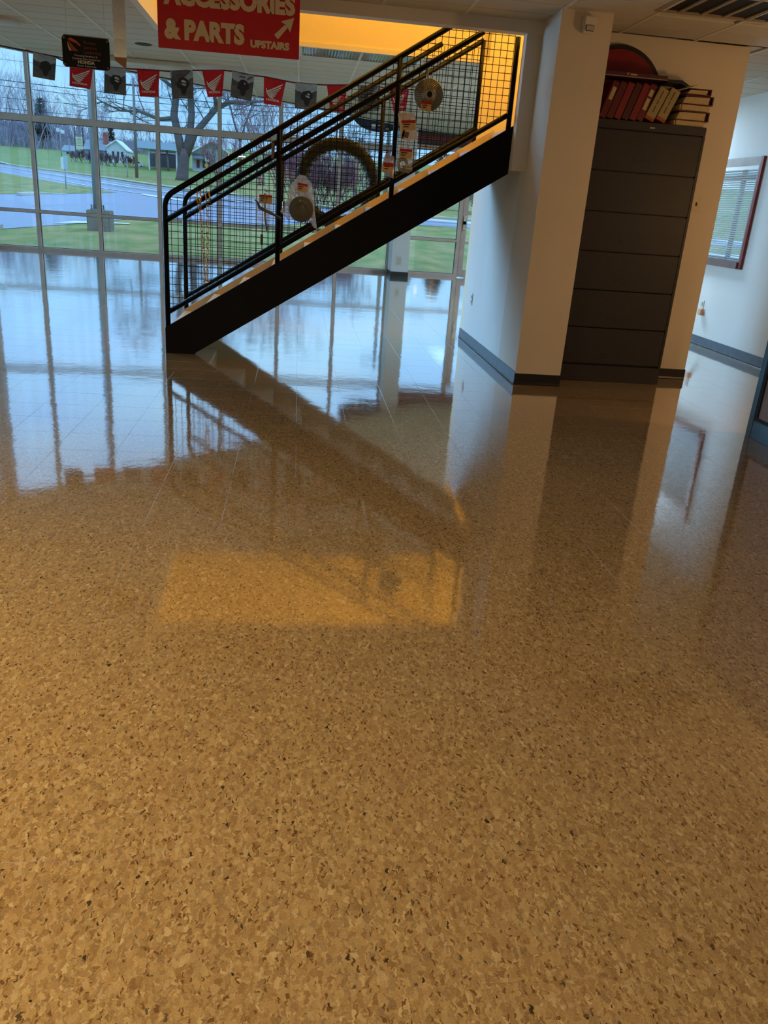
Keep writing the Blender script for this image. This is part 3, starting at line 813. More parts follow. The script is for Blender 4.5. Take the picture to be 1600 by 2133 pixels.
# ------------------------------------------------------------------ the black plaque and the paper strip hanging from the ceiling
def rrect(w, h, r, n=6):
    out = []
    for cx, cz, a0 in ((w / 2 - r, h / 2 - r, 0), (-w / 2 + r, h / 2 - r, 90), (-w / 2 + r, -h / 2 + r, 180), (w / 2 - r, -h / 2 + r, 270)):
        for k in range(n + 1):
            a = math.radians(a0 + 90 * k / n); out.append((cx + r * math.cos(a), cz + r * math.sin(a)))
    return out
pq = thing('award_plaque', (-1.476, 6.4, 2.097), 'small black rounded award plaque with orange flame emblem hanging under the ceiling', 'plaque')
Mp = T(-1.476, 6.4, 2.097) @ Matrix.Rotation(.01, 4, 'Y')
MB().prism(rrect(.312, .190, .022), 0, .014, 'y').xf(Mp).build('plaque_body', mat('black_lacquer', (14, 14, 17), .5, spec=.15), pq)
MB().prism(rrect(.300, .012, .005), 0, .014, 'y').xf(Mp @ T(0, 0.02, .098)).build('plaque_stand', mat('grey_bracket', (150, 146, 140), .5), pq)
def flat(pts, y, M, name, m, parent):
    return MB().quad(*[Vector((a, y, b)) for a, b in pts]).xf(M).build(name, m, parent)
MO, MR, MY = mat('orange_emblem', (178, 76, 40), .5), mat('red_emblem', (150, 52, 46), .5), mat('yellow_emblem', (206, 170, 96), .5)
flat([(-.118, .075), (-.095, .082), (-.060, .068), (-.036, .046), (-.034, .032), (-.062, .052), (-.098, .062)], -.0015, Mp, 'emblem', MO, pq)
flat([(-.118, .070), (-.104, .056), (-.078, .030), (-.050, .006), (-.085, .004), (-.106, .032)], -.0015, Mp, 'emblem', MR, pq)
flat([(-.120, .058), (-.108, .028), (-.092, .006), (-.108, .004), (-.117, .026)], -.0015, Mp, 'emblem', MY, pq)
M_DKRED = mat('dim_red_lettering', (116, 44, 46), .5); M_LTXT = mat('pale_lettering', (190, 190, 190), .5)
def plaque_text(s, size, x, zz, m, width=None, bold=0, align='LEFT'):
    mb = text_mb(s, size, bold, 1, .0005, align)
    if width:
        xs = [v.x for v in mb.v]; k = width / (max(xs) - min(xs)); c = (max(xs) + min(xs)) / 2 if align == 'CENTER' else min(xs)
        for v in mb.v: v.x = (v.x - c) * k
    mb.xf(Mp @ T(x, -.0015, zz)).build('lettering', m, pq)
plaque_text('Power', .030, -.012, .050, M_DKRED, .082); plaque_text('Service', .030, -.014, .022, M_DKRED, .085); plaque_text('Leadership', .030, -.016, -.006, M_DKRED, .118)
plaque_text('Promoting Excellence In', .017, .0, -.026, M_LTXT, .150, align='CENTER')
plaque_text('Customer Sales And Service', .017, .0, -.044, M_LTXT, .185, align='CENTER')
plaque_text('HONDA', .028, .0, -.068, M_LTXT, .112, .0012, 'CENTER')
plaque_text('Power Equipment', .016, .002, -.086, M_LTXT, .125, align='CENTER')
for x, zz in ((-.142, .080), (.142, .080), (-.142, -.080), (.142, -.080)):
    MB().lathe([(0, -.004), (.004, -.0035), (.006, 0)], Mp @ Vector((x, 0, zz)), 'y', 10).build('screw', M_STEEL, pq, True)
for x in (-1.60, -1.35):
    MB().tube([(x, 6.42, 2.19), (x, 6.42, CZ)], .0008, 4).build('hanging_thread', M_STEEL, pq)
rs = thing('paper_strip', (-1.25, 6.4, 2.3), 'long narrow tan paper strip hanging from ceiling beside black plaque', 'paper strip')
mb = MB(); zs = [CZ, 2.5, 2.35, 2.2, 2.09]
for a, b in zip(zs, zs[1:]):
    ya, yb = 6.4 + .002 * math.sin(a * 9), 6.4 + .002 * math.sin(b * 9)
    mb.quad((-1.288, ya, a), (-1.204, ya, a), (-1.206, yb, b), (-1.290, yb, b))
    mb.quad((-1.288, ya + .0015, a), (-1.290, yb + .0015, b), (-1.206, yb + .0015, b), (-1.204, ya + .0015, a))
mb.build('strip_body', film_mat('tan_paper', (196, 196, 196), 1.0), rs)
mb = MB(); y = 6.4 + .002 * math.sin(2.09 * 9)
mb.quad((-1.290, y - .002, 2.09), (-1.206, y - .002, 2.09), (-1.212, y - .008, 2.02), (-1.282, y - .004, 2.065))
mb.quad((-1.290, y - .0005, 2.09), (-1.282, y - .0025, 2.065), (-1.212, y - .0065, 2.02), (-1.206, y - .0005, 2.09))
mb.build('strip_tail', mat('red_brown_paper', (160, 122, 100), .8), rs)

# ------------------------------------------------------------------ bunting
bu = thing('bunting', (-.9, 10.67, 2.6), 'string of alternating red and dark photo pennants hanging across the ceiling edge', 'bunting')
FL = [((-3.008, 2.592), (-2.763, 2.560), (-2.796, 2.326), (-3.033, 2.346)), ((-2.625, 2.511), (-2.372, 2.496), (-2.417, 2.272), (-2.643, 2.286)),
      ((-2.246, 2.517), (-2.015, 2.519), (-2.022, 2.243), (-2.266, 2.246)), ((-1.893, 2.525), (-1.640, 2.534), (-1.661, 2.259), (-1.872, 2.246)),
      ((-1.524, 2.536), (-1.265, 2.570), (-1.261, 2.276), (-1.504, 2.258)), ((-1.162, 2.578), (-.907, 2.602), (-.933, 2.328), (-1.099, 2.305)),
      ((-.817, 2.602), (-.562, 2.579), (-.593, 2.306), (-.840, 2.331)), ((-.453, 2.579), (-.192, 2.555), (-.250, 2.282), (-.449, 2.293)),
      ((-.082, 2.547), (.176, 2.552), (.171, 2.274), (-.082, 2.273)), ((.291, 2.557), (.538, 2.579), (.501, 2.286), (.344, 2.273)),
      ((.665, 2.581), (.939, 2.592), (.939, 2.334), (.693, 2.308)), ((1.048, 2.588), (1.290, 2.596), (1.264, 2.367), (1.117, 2.338))]
by = lambda x: 10.55 + .06 * (x + 3)
cord = [(-3.09, by(-3.09), CZ - .013)]
for f in FL:
    cord += [(f[0][0], by(f[0][0]), f[0][1]), (f[1][0], by(f[1][0]), f[1][1])]
cord.append((1.45, by(1.45), CZ - .013))
ct = MB()
for a, b in zip(cord, cord[1:]):
    ct.box(0, 1, -.001, .001, -.008, .008)
    for v in ct.v[-8:]:
        v.x, v.y, v.z = a[0] + (b[0] - a[0]) * v.x, a[1] + (b[1] - a[1]) * v.x + v.y, a[2] + (b[2] - a[2]) * v.x + v.z
ct.build('header_tape', mat('dark_red_tape', (130, 24, 36), .8), bu)
PHS, PHH, PHR, PHB, PHW = (mat('photo_sky', (160, 172, 188), .7, var=.2, scale=14), mat('photo_hills', (82, 84, 92), .7, var=.2, scale=20),
                           mat('photo_road', (84, 86, 94), .7, rgb2=(108, 106, 108), scale=16), mat('photo_rider', (42, 42, 50), .7), mat('photo_fairing', (196, 198, 202), .6))
for k, f in enumerate(FL):
    A, B, Cc, D = f
    def fp(u, v, off=0.0):
        x = (A[0] * (1 - u) + B[0] * u) * (1 - v) + (D[0] * (1 - u) + Cc[0] * u) * v
        zz = (A[1] * (1 - u) + B[1] * u) * (1 - v) + (D[1] * (1 - u) + Cc[1] * u) * v
        wav = .010 * math.sin(3.1 * v + k) * math.sin(math.pi * u) + .006 * v * math.sin(k * 2.3 + 4 * u)
        return Vector((x, by(x) + wav - off, zz))
    red = k % 2 == 1
    mb = MB(); n = 6
    for i in range(n):
        for j in range(n):
            mb.quad(fp(i / n, j / n), fp((i + 1) / n, j / n), fp((i + 1) / n, (j + 1) / n), fp(i / n, (j + 1) / n))
    flag = mb.build('pennant', M_FLAGRED if red else PHR, bu)
    def shape(pts, name, m, off=.002):
        g = MB()
        i0 = len(g.v); g.v += [fp(u, v, off) for u, v in pts]; g.f.append(tuple(range(i0, i0 + len(pts))))
        return g.build(name, m, flag)
    if red:
        # wing emblem: five feathers fanning from the left root, and the lettering
        wg = MB()
        feathers = [((.15, .50), (.34, .42), (.88, .14), (.87, .20), (.36, .47), (.20, .56)), ((.22, .57), (.40, .48), (.84, .26), (.82, .32), (.42, .53), (.26, .61)),
                    ((.28, .62), (.46, .54), (.78, .38), (.75, .43), (.48, .585), (.33, .66)), ((.35, .665), (.50, .60), (.71, .50), (.67, .545), (.52, .64), (.40, .695)),
                    ((.42, .70), (.54, .655), (.63, .61), (.60, .65), (.52, .70), (.48, .725)), ((.11, .42), (.15, .40), (.20, .57), (.33, .675), (.52, .735), (.56, .765), (.38, .75), (.24, .68), (.14, .57))]
        for q in feathers:
            i0 = len(wg.v); wg.v += [fp(u, v, .003) for u, v in q]; wg.f.append(tuple(range(i0, i0 + len(q))))
        wg.build('wing_emblem', M_WHITE, flag)
        tm = text_mb('HONDA', .1, .003, 1, .0)
        xs = [v.x for v in tm.v]; lo, hi = min(xs), max(xs)
        tm.v = [fp(.14 + (v.x - lo) / (hi - lo) * .72, .855 - v.z / .072 * .085, .003) for v in tm.v]
        tm.build('lettering', M_WHITE, flag)
    else:
        shape([(0, 0), (1, 0), (1, .30), (.78, .36), (.5, .33), (.2, .38), (0, .30)], 'printed_sky', PHS)
        shape([(0, .24), (.16, .30), (.34, .36), (.46, .50), (.30, .54), (0, .52)], 'printed_hill', PHH, .003)
        shape([(.66, .38), (.8, .32), (1, .24), (1, .50), (.74, .52)], 'printed_hill', PHH, .003)
        shape([(.34, .34), (.42, .25), (.56, .23), (.70, .28), (.80, .40), (.82, .54), (.70, .64), (.66, .80), (.56, .88), (.46, .82), (.42, .66), (.28, .60), (.26, .46)], 'printed_rider', PHB, .004)
        shape([(.46, .36), (.56, .33), (.66, .38), (.70, .45), (.60, .43), (.50, .42)], 'printed_helmet', PHW, .005)
        shape([(.46, .47), (.56, .46), (.70, .51), (.64, .55), (.54, .52)], 'printed_fairing', PHW, .005)
        shape([(.34, .92), (.74, .915), (.74, .935), (.34, .94)], 'printed_line', mat('photo_caption', (150, 150, 152), .7), .004)
        shape([(.34, .12), (.62, .11), (.62, .16), (.34, .17)], 'printed_title', mat('photo_title', (120, 60, 70), .7), .004)

# ------------------------------------------------------------------ oval sign hanging in the window
ov = thing('oval_sign', (1.42, 16.2, 2.75), 'dark oval hanging sign with pale block letters seen under the ceiling edge', 'sign')
MB().prism([(1.42 + .50 * math.cos(2 * math.pi * k / 40), 2.80 + .285 * math.sin(2 * math.pi * k / 40)) for k in range(40)], 16.2, 16.22, 'y').build('oval_panel', mat('dark_blue_sign', (34, 40, 52), .4), ov)
for (a, b, c, d) in ((1.28, 1.36, 2.57, 2.64), (1.41, 1.47, 2.57, 2.585), (1.41, 1.47, 2.62, 2.635), (1.55, 1.61, 2.57, 2.60)):
    MB().box(a, b, 16.19, 16.2, c, d).build('letter_block', M_WHITE, ov)
MB().tube([(1.42, 16.21, 3.08), (1.42, 16.21, 4.0), (1.42, 16.5, 4.95)], .004, 5).build('hanging_wire', M_STEEL, ov)

# ------------------------------------------------------------------ filing cabinet and what stands on it
cb = thing('filing_cabinet', (2.63, 6.66, 0), 'tall charcoal six-drawer lateral filing cabinet beside the column', 'cabinet')
CX0, CX1, CY0, CY1 = 2.165, 3.095, 6.50, 6.795
MB().box(CX0, CX1, CY0 + .02, CY1, 0, 1.99).build('cabinet_body', M_CABD, cb)
MB().bbox(CX0 - .0, CX1 + .0, CY0 - .002, CY1, 1.935, 1.995, .004).build('cabinet_top', M_CAB, cb)
MB().bbox(CX0, CX1, CY0, CY0 + .03, 0, .135, .003).build('cabinet_base', M_CAB, cb)
MB().box(CX0, CX0 + .02, CY0, CY1, .135, 1.935).box(CX1 - .02, CX1, CY0, CY1, .135, 1.935).build('cabinet_side', M_CAB, cb)
zs = [.147, .447, .747, 1.045, 1.343, 1.638, 1.930]
for a, b in zip(zs, zs[1:]):
    dw = MB().bbox(CX0 + .024, CX1 - .024, CY0 - .004, CY0 + .03, a + .005, b - .004, .004).build('drawer', M_CAB, cb)
    MB().box(CX0 + .38, CX1 - .38, CY0 - .0055, CY0 - .004, a + .07, a + .092).box(CX0 + .39, CX1 - .39, CY0 - .010, CY0 - .0055, a + .088, a + .093).build('pull', M_CAB, dw)
MB().box(2.64, 2.68, CY0 - .005, CY0 - .002, 1.955, 1.965).build('cabinet_badge', M_STEEL, cb)

M_REDB = [mat('red_binder_%s' % n, c, .45, var=.1, scale=20) for n, c in (('deep', (84, 12, 18)), ('bright', (112, 15, 22)), ('dark', (62, 10, 15)))]
def binder(i, x, zbase, lean, w, h, m, label, name='binder', lab=None, d=.24, paper=True):
    t = thing(name, (x, CY0 + .03, zbase), label, 'binder' if name == 'binder' else 'catalogue', 'binders leaning on the filing cabinet' if name == 'binder' else 'cream catalogues on the filing cabinet')
    M = T(x, CY0 + .02, zbase) @ Matrix.Rotation(lean, 4, 'Y')
    c = MB().box(0, .004, 0, d, 0, h).box(w - .004, w, 0, d, 0, h).bbox(0, w, -.003, .004, 0, h, .002)
    c.xf(M).build('cover', m, t)
    MB().box(.006, w - .006, .006, d - .01, .006, h - .008).xf(M).build('pages', M_PAPER, t)
    if lab:
        for (a, b) in lab:
            MB().box(w * .25, w * .8, -.0045, -.003, h * a, h * b).xf(M).build('spine_label', M_PAPER, t)
    return t, M
LEAN = .30
names = ['first red binder from the column, with a pale spine label', 'second red binder from the column, plain spine', 'third red binder from the column, brighter red', 'fourth red binder from the column, darkest red', 'fifth red binder from the column, bright red', 'sixth red binder with two cream spine labels beside the cream catalogues']
bx = [2.235, 2.293, 2.352, 2.412, 2.472, 2.528]
for i, x in enumerate(bx):
    binder(i, x, 2.0125, LEAN, .052, .258, M_REDB[(0, 0, 1, 2, 1, 0)[i]], names[i] + ', leaning on cabinet', lab={0: [(.5, .85)], 5: [(.3, .62), (.68, .86)]}.get(i))
for i, (x, lb) in enumerate(((2.592, 'left cream catalogue with dark printed spine line leaning on the red binders'), (2.683, 'right cream catalogue with dark printed spine line leaning beside stacked binders'))):
    t = thing('catalogue', (x, CY0 + .03, 1.997), lb, 'catalogue', 'cream catalogues on the filing cabinet')
    M = T(x, CY0 + .02, 2.0275) @ Matrix.Rotation(.38, 4, 'Y')
    MB().bbox(0, .078, 0, .22, .024, .240, .003).xf(M).build('catalogue_body', mat('cream_catalogue', (146, 134, 102), .7, var=.06, scale=30), t)
    MB().bbox(0, .078, 0, .22, 0.002, .024, .002).xf(M).build('orange_foot', mat('orange_print', (150, 66, 36), .7), t)
    MB().box(.034, .040, -.002, 0, .06, .11).box(.034, .040, -.002, 0, .12, .15).box(.034, .040, -.002, 0, .16, .22).xf(M).build('spine_print', M_INK, t)
# flat stack of binders at the right end
M_MAR = mat('maroon_binder', (82, 22, 24), .5, var=.12, scale=20)
stack = [(2.83, 3.075, 1.997, .036, 0.0, 'lowest flat folder of cream pages under the maroon binders', M_PAPER), (2.835, 3.105, 2.035, .066, .03, 'thick maroon binder lying flat, second from bottom of the stack', M_MAR),
         (2.855, 3.095, 2.105, .038, .0, 'cream page folder lying flat in middle of the maroon stack', M_PAPER), (2.865, 3.115, 2.146, .062, .025, 'maroon binder lying flat, second from top of the stack', M_MAR),
         (2.89, 3.088, 2.212, .044, .01, 'thin maroon binder lying flat on top of the stack', M_MAR)]
for (x0, x1, z0, h, sl, lb, m) in stack:
    t = thing('flat_binder', ((x0 + x1) / 2, CY0 + .12, z0), lb, 'binder', 'binders lying flat in a stack')
    y0, y1 = CY0 + .02, CY0 + .25
    if m is M_MAR:
        MB().box(x0, x1, y0, y1, z0, z0 + .006).box(x0 + .02, x1, y0, y1, z0 + h - .006, z0 + h).box(x1 - .008, x1, y0, y1, z0, z0 + h).build('cover', M_MAR, t)
        MB().prism([(x0 + .01, z0 + .007), (x1 - .035, z0 + .007), (x1 - .03, z0 + h - .008), (x0 + .03, z0 + h - .012)], y0 + .004, y1, 'y').build('pages', M_PAPER, t)
        MB().tube([(x1 - .030, y0 + .02, z0 + .008), (x1 - .012, y0 + .02, z0 + h * .5), (x1 - .030, y0 + .02, z0 + h - .008)], .003, 5).build('ring', M_STEEL, t)
    else:
        MB().bbox(x0, x1, y0, y1, z0, z0 + h, .004).build('pages', M_PAPER, t)
        MB().box(x0 + .012, x0 + .018, y0 - .001, y0 + .01, z0, z0 + h).build('edge_strip', M_MAR, t)
# black folder and dark strip lying across the tops, arched red sign behind
tp = thing('dark_catalogue', (2.5, CY0 + .1, 2.29), 'thin dark purple catalogue lying across tops of the red binders', 'catalogue')
MB().bbox(2.215, 2.72, CY0 + .015, CY0 + .2, 2.287, 2.318, .002).build('catalogue_body', mat('purple_catalogue', (70, 24, 44), .5, var=.1, scale=30), tp)
MB().box(2.215, 2.72, CY0 + .0135, CY0 + .015, 2.287, 2.293).build('page_edge', mat('grey_edge', (140, 124, 124), .6), tp)
MB().quad((2.395, CY0 + .0125, 2.317), (2.402, CY0 + .0125, 2.317), (2.409, CY0 + .0125, 2.308), (2.409, CY0 + .0125, 2.297), (2.404, CY0 + .0125, 2.297), (2.404, CY0 + .0125, 2.307)).quad((2.423, CY0 + .0125, 2.317), (2.416, CY0 + .0125, 2.317), (2.405, CY0 + .0125, 2.304), (2.409, CY0 + .0125, 2.302)).box(2.428, 2.478, CY0 + .012, CY0 + .0135, 2.301, 2.311).build('lettering', M_PAPER, tp)
bf = thing('black_folder', (2.8, CY0 + .1, 2.25), 'black folded vinyl folder drooping over the two cream catalogues', 'folder')
MB().prism([(2.722, 2.298), (2.840, 2.300), (2.905, 2.270), (2.880, 2.260), (2.862, 2.266), (2.835, 2.278), (2.722, 2.276)], CY0 + .02, CY0 + .2, 'y').build('folder_body', mat('black_vinyl', (22, 22, 28), .4), bf)
MB().prism([(2.88, 2.265), (2.97, 2.285), (2.975, 2.283), (2.885, 2.261)], CY0 + .03, CY0 + .16, 'y').build('loose_sheet', M_PAPER, bf)
ah = thing('arched_sign', (2.43, 6.77, 2.0), 'dark red arched sign with thick black border behind the red binders', 'sign')
def arch(r, zb, cx=2.425, cz=2.165):
    pts = [(cx + r * math.cos(a), cz + r * math.sin(a)) for a in [math.pi * k / 30 for k in range(31)]]
    return [(cx + r, zb)] + pts + [(cx - r, zb)] if False else pts + [(cx - r, zb), (cx + r, zb)]
MB().prism(arch(.378, 1.999), 6.775, 6.798, 'y').build('border', mat('black_rubber_border', (16, 14, 14), .5), ah)
MB().prism(arch(.345, 2.02), 6.765, 6.775, 'y').build('red_panel', mat('deep_red_panel', (120, 12, 18), .4, var=.15, scale=5), ah)

# ------------------------------------------------------------------ switch plates, outlets, sensor
def plate(name, label, cat, c, axis, w, h, m, holes):
    """wall plate; axis 'y' faces -Y, '-x' faces -X"""
    t = thing(name, c, label, cat)
    M = T(*c) if axis == 'y' else T(*c) @ Matrix.Rotation(-math.pi / 2, 4, 'Z')
    MB().bbox(-w / 2, w / 2, -.007, 0, -h / 2, h / 2, .002).xf(M).build('plate', m, t)
    for (a, b, cc, d, mm, nm) in holes:
        MB().box(a, b, -.012, -.007, cc, d).xf(M).build(nm, mm, t)
    return t
M_PLT = mat('ivory_plate', (196, 184, 160), .5); M_PLW = mat('white_plate', (210, 208, 204), .5)
plate('light_switch', 'ivory light switch plate on wall right of filing cabinet', 'switch', (3.272, 6.805, 1.455), 'y', .076, .118, M_PLT, [(-.006, .006, -.012, .016, M_INK, 'toggle'), (-.003, .003, -.045, -.039, M_STEEL, 'screw')])
plate('wall_outlet', 'white wall outlet on the blue-lit wall under the stairs', 'outlet', (WX, 8.15, .447), '-x', .074, .118, M_PLW, [(-.015, .015, .008, .038, M_PLT, 'socket'), (-.015, .015, -.038, -.008, M_PLT, 'socket')])
plate('wall_outlet', 'white outlet low on the narrow white pillar at window wall', 'outlet', (1.945, 15.92, .303), 'y', .12, .17, M_PLW, [(-.035, .035, -.065, .065, M_PLT, 'cover')])
o2 = plate('wall_outlet', 'white double outlet on far right wall, its plug tinted with orange lamplight', 'outlet', (XR, 9.12, .43), '-x', .085, .14, M_PLW, [(-.018, .018, .01, .05, M_PLT, 'socket')])
MB().bbox(XR - .045, XR - .008, 9.03, 9.11, .335, .405, .006).build('plug', mat('lamplit_plug', (206, 148, 108), .5), o2)  # orange lamplight is put into the plug's colour
sn = thing('wall_sensor', (1.955, 6.225, 2.53), 'small white motion sensor high on front of the column', 'sensor')
MB().bbox(1.915, 2.005, 6.175, 6.225, 2.478, 2.583, .008).build('housing', M_PLW, sn)
MB().bbox(1.93, 1.99, 6.168, 6.176, 2.487, 2.525, .004).build('lens', mat('milky_lens', (180, 176, 168), .3), sn)

# ------------------------------------------------------------------ ceiling fittings
vg = thing('ceiling_grille', (2.95, 5.7, CZ), 'dark slotted air grille in ceiling above the filing cabinet', 'grille')
MB().box(2.36, 3.55, 5.38, 6.02, CZ + .008, CZ + .011).build('grille_back', M_CABD, vg)
MB().box(2.34, 3.57, 6.0, 6.03, CZ - .004, CZ + .01).box(2.34, 3.57, 5.37, 5.40, CZ - .004, CZ + .01).box(2.34, 2.37, 5.4, 6.0, CZ - .004, CZ + .01).box(3.54, 3.57, 5.4, 6.0, CZ - .004, CZ + .01).build('grille_frame', mat('dim_grille_metal', (150, 138, 120), .5), vg)
for k in range(7):
    x = 2.51 + k * .158
    MB().box(x - .012, x + .012, 5.4, 6.0, CZ - .003, CZ + .008).build('blade', mat('dim_grille_metal', (150, 138, 120)), vg)
tf = thing('ceiling_light', (.55, 8.92, CZ), 'long recessed ceiling light with ribbed lens beyond the stair opening, off', 'ceiling light')
MB().box(-.05, 1.17, 8.60, 8.64, CZ - .006, CZ + .01).box(-.05, 1.17, 9.16, 9.20, CZ - .006, CZ + .01).box(-.05, -.01, 8.64, 9.16, CZ - .006, CZ + .01).box(1.13, 1.17, 8.64, 9.16, CZ - .006, CZ + .01).build('light_frame', M_GRID, tf)
ln = MB()
for k in range(38):
    x = -.01 + k * .03
    ln.prism([(x, CZ + .004), (x + .015, CZ - .004), (x + .03, CZ + .004)], 8.64, 9.16, 'y')
tag(ln.build('ribbed_lens', mat('grey_prism_lens', (112, 118, 118), .18, spec=.6, var=.1, scale=8), tf), kind='stuff')
sl = thing('strip_light', (-1.9, 10.6, CZ), 'pale surface strip light along the ceiling edge behind the paper strip', 'ceiling light')
MB().bbox(-2.3, -1.26, 10.42, 10.66, CZ - .05, CZ, .012).build('strip_housing', M_GRID, sl)
dl = thing('downlight', (-1.61, 9.44, CZ), 'small round black recessed downlight hole left of the red sign', 'downlight')
MB().lathe([(.085, -.001), (.078, -.004), (.07, -.002), (0, -.0015)], (-1.61, 9.44, CZ - .001), 'z', 24).build('downlight_ring', M_CABD, dl)
dm = thing('ceiling_dome', (-2.72, 8.75, CZ), 'flat round white ceiling fixture at upper left', 'ceiling light')
MB().lathe([(.20, 0), (.195, -.018), (.15, -.03), (0, -.036)], (-2.78, 8.78, CZ), 'z', 32).build('dome', mat('pale_dome', (176, 172, 166), .4), dm, True)

# ------------------------------------------------------------------ office partition at the right edge
pt = thing('office_partition', (3.05, 4.2, 0), 'grey-panelled partition with blue-green metal frame at the right edge', 'partition')
M_TEAL = mat('blue_green_metal', (58, 92, 106), .4, metal=.2, var=.1, scale=9)
MB().bbox(3.03, 3.085, 4.87, 4.93, 0, 1.7, .004).build('frame_stile', M_TEAL, pt)
MB().bbox(3.03, 3.085, 2.6, 4.87, 0, .115, .004).build('frame_rail', M_TEAL, pt)
MB().bbox(3.03, 3.085, 2.6, 4.87, 1.64, 1.7, .004).build('frame_rail', M_TEAL, pt)
MB().box(3.034, 3.08, 4.845, 4.87, .115, 1.64).box(3.034, 3.08, 2.6, 4.845, .115, .135).build('seal', M_GASKET, pt)
MB().box(3.045, 3.07, 2.6, 4.845, .135, 1.64).build('infill_panel', mat('lilac_grey_panel', (150, 142, 150), .6, var=.05, scale=20), pt)

# ------------------------------------------------------------------ outside: ground
def zt(Y):
    if Y < 20: return -.05
    if Y < 110: return -.05 + .03 * (Y - 20)
    if Y < 260: return 2.65 + .072 * (Y - 110)
    return 13.45
M_GRASS = mat('winter_lawn', (100, 120, 46), .95, rgb2=(158, 138, 86), scale=1.6, bump=.6, bscale=9, stretch=(1, .4, 1))
M_GRASS2 = mat('far_lawn', (100, 124, 52), .95, rgb2=(128, 132, 74), scale=.35)
M_ROAD = mat('wet_grey_asphalt', (126, 128, 150), .38, spec=.5, var=.07, scale=.8)
M_ROAD2 = mat('dark_road_lane', (104, 108, 116), .4, spec=.5, var=.08, scale=.9)
M_LINE = mat('road_paint', (214, 214, 210), .6)
M_KERB = mat('pale_kerb', (190, 182, 168), .8, var=.1, scale=2)
def sheet(xs, ys, f, name, m, kind='structure'):
    mb = MB(); n = len(ys)
    mb.v = [Vector((x, y, f(y))) for x in xs for y in ys]
    for i in range(len(xs) - 1):
        for j in range(n - 1):
            mb.f.append((i * n + j, (i + 1) * n + j, (i + 1) * n + j + 1, i * n + j + 1))
    return tag(mb.build(name, m), kind=kind)
sheet([-140, -60, -30, -10, 0, 10, 30, 60, 140], [YW + .2, 18, 19, 20, 30, 50, 80, 110], zt, 'lawn_front', M_GRASS)
sheet([-160, -80, -40, 0, 40, 80, 160], [110, 140, 180, 220, 260, 330], zt, 'hill', M_GRASS2)
sheet([-140, -40, -15, XL - .2], [-20, 0, YW + .2], zt, 'lawn_left', M_GRASS)
sheet([XR + .25, 30, 140], [-20, 0, YW + .2], zt, 'lawn_side', M_GRASS)
def interp(poly, x):
    for a, b in zip(poly, poly[1:]):
        if a[0] <= x <= b[0]:
            t = (x - a[0]) / (b[0] - a[0] + 1e-9); return a[1] + (b[1] - a[1]) * t
    return poly[0][1] if x < poly[0][0] else poly[-1][1]
def strip(near, far, x0, x1, n, lift, name, m, parent=None, kind='structure'):
    """ground sheet between two curves y(x), following the terrain"""
    mb = MB(); k = 10
    xs = [x0 + (x1 - x0) * i / n for i in range(n + 1)]
    for x in xs:
        a, b = near(x), far(x)
        for j in range(k + 1):
            y = a + (b - a) * j / k
            mb.v.append(Vector((x, y, zt(y) + lift)))
    for i in range(n):
        for j in range(k):
            mb.f.append((i * (k + 1) + j, (i + 1) * (k + 1) + j, (i + 1) * (k + 1) + j + 1, i * (k + 1) + j + 1))
    o = mb.build(name, m, parent)
    if parent is None: o['kind'] = kind
    return o
lawn_edge = [(-40, 19.5), (-9, 20.2), (-7.99, 20.55), (-7.49, 22.25), (-6.94, 23.8), (-6.34, 26.45), (-5.06, 31.5), (-2.81, 30.4), (-1.06, 31.05), (2.1, 37.5), (5.11, 38.6), (7.98, 39.5), (20, 40), (60, 42)]
road_far = [(-90, 190), (-60, 147), (-37.11, 112.6), (-26.5, 95.0), (-19.06, 83.85), (-11.21, 69.3), (-4.3, 60), (2.05, 50), (7.01, 47.5), (9.6, 47.4), (60, 47)]
road_near = [(-90, 170), (-60, 130), (-33.26, 92.3), (-28.18, 85.35), (-18.72, 66.95), (-12.52, 54.9), (-9.27, 51.0), (-4, 43), (2, 40), (20, 40.2), (60, 42)]
isl_near = [(-40, 34), (-14.04, 36.55), (-13.06, 39.25), (-12.16, 41.75), (-11.26, 44.2), (-10.95, 46.95), (-10.27, 49.95)]
isl_far = [(-60, 128), (-32.07, 84.25), (-26.46, 77), (-20.78, 67.5), (-16.08, 59.5), (-13.04, 55.0), (-10.27, 49.95)]
pk = strip(lambda x: interp(lawn_edge, x), lambda x: max(interp(lawn_edge, x) + .1, interp(road_near, x)), -40, 60, 90, .012, 'parking_lot', M_ROAD)
strip(lambda x: interp(isl_near, x), lambda x: interp(isl_far, x), -40, -10.27, 40, .022, 'lawn_island', M_GRASS)
rd = strip(lambda x: interp(road_near, x), lambda x: interp(road_far, x), -90, 60, 90, .018, 'road', M_ROAD)
rf = lambda x: interp(road_far, x)
span = lambda x, t: interp(road_near, x) + (interp(road_far, x) - interp(road_near, x)) * t
strip(lambda x: span(x, .30), lambda x: span(x, .42), -90, 10, 60, .026, 'road_lane', M_ROAD2, rd)
strip(lambda x: span(x, .42), lambda x: span(x, .46), -90, 10, 60, .034, 'road_line', M_LINE, rd)
strip(lambda x: span(x, .60), lambda x: span(x, .63), -90, 10, 60, .034, 'road_line', M_LINE, rd)
strip(lambda x: span(x, .72), lambda x: span(x, .93), -90, 10, 60, .026, 'road_lane', M_ROAD2, rd)
strip(lambda x: span(x, .96), lambda x: span(x, 1.04), -90, 60, 60, .12, 'kerb', M_KERB, rd)
strip(lambda x: span(x, .5), lambda x: span(x, .75), 3, 60, 20, .028, 'pale_lane', mat('pale_concrete', (196, 200, 204), .7), rd)
strip(lambda x: span(x, .01), lambda x: span(x, .035), -24, 4, 30, .034, 'road_line', M_LINE, rd)
def ground_quad(pts, lift, name, m, parent):
    return MB().quad(*[(x, y, zt(y) + lift) for x, y in pts]).build(name, m, parent)
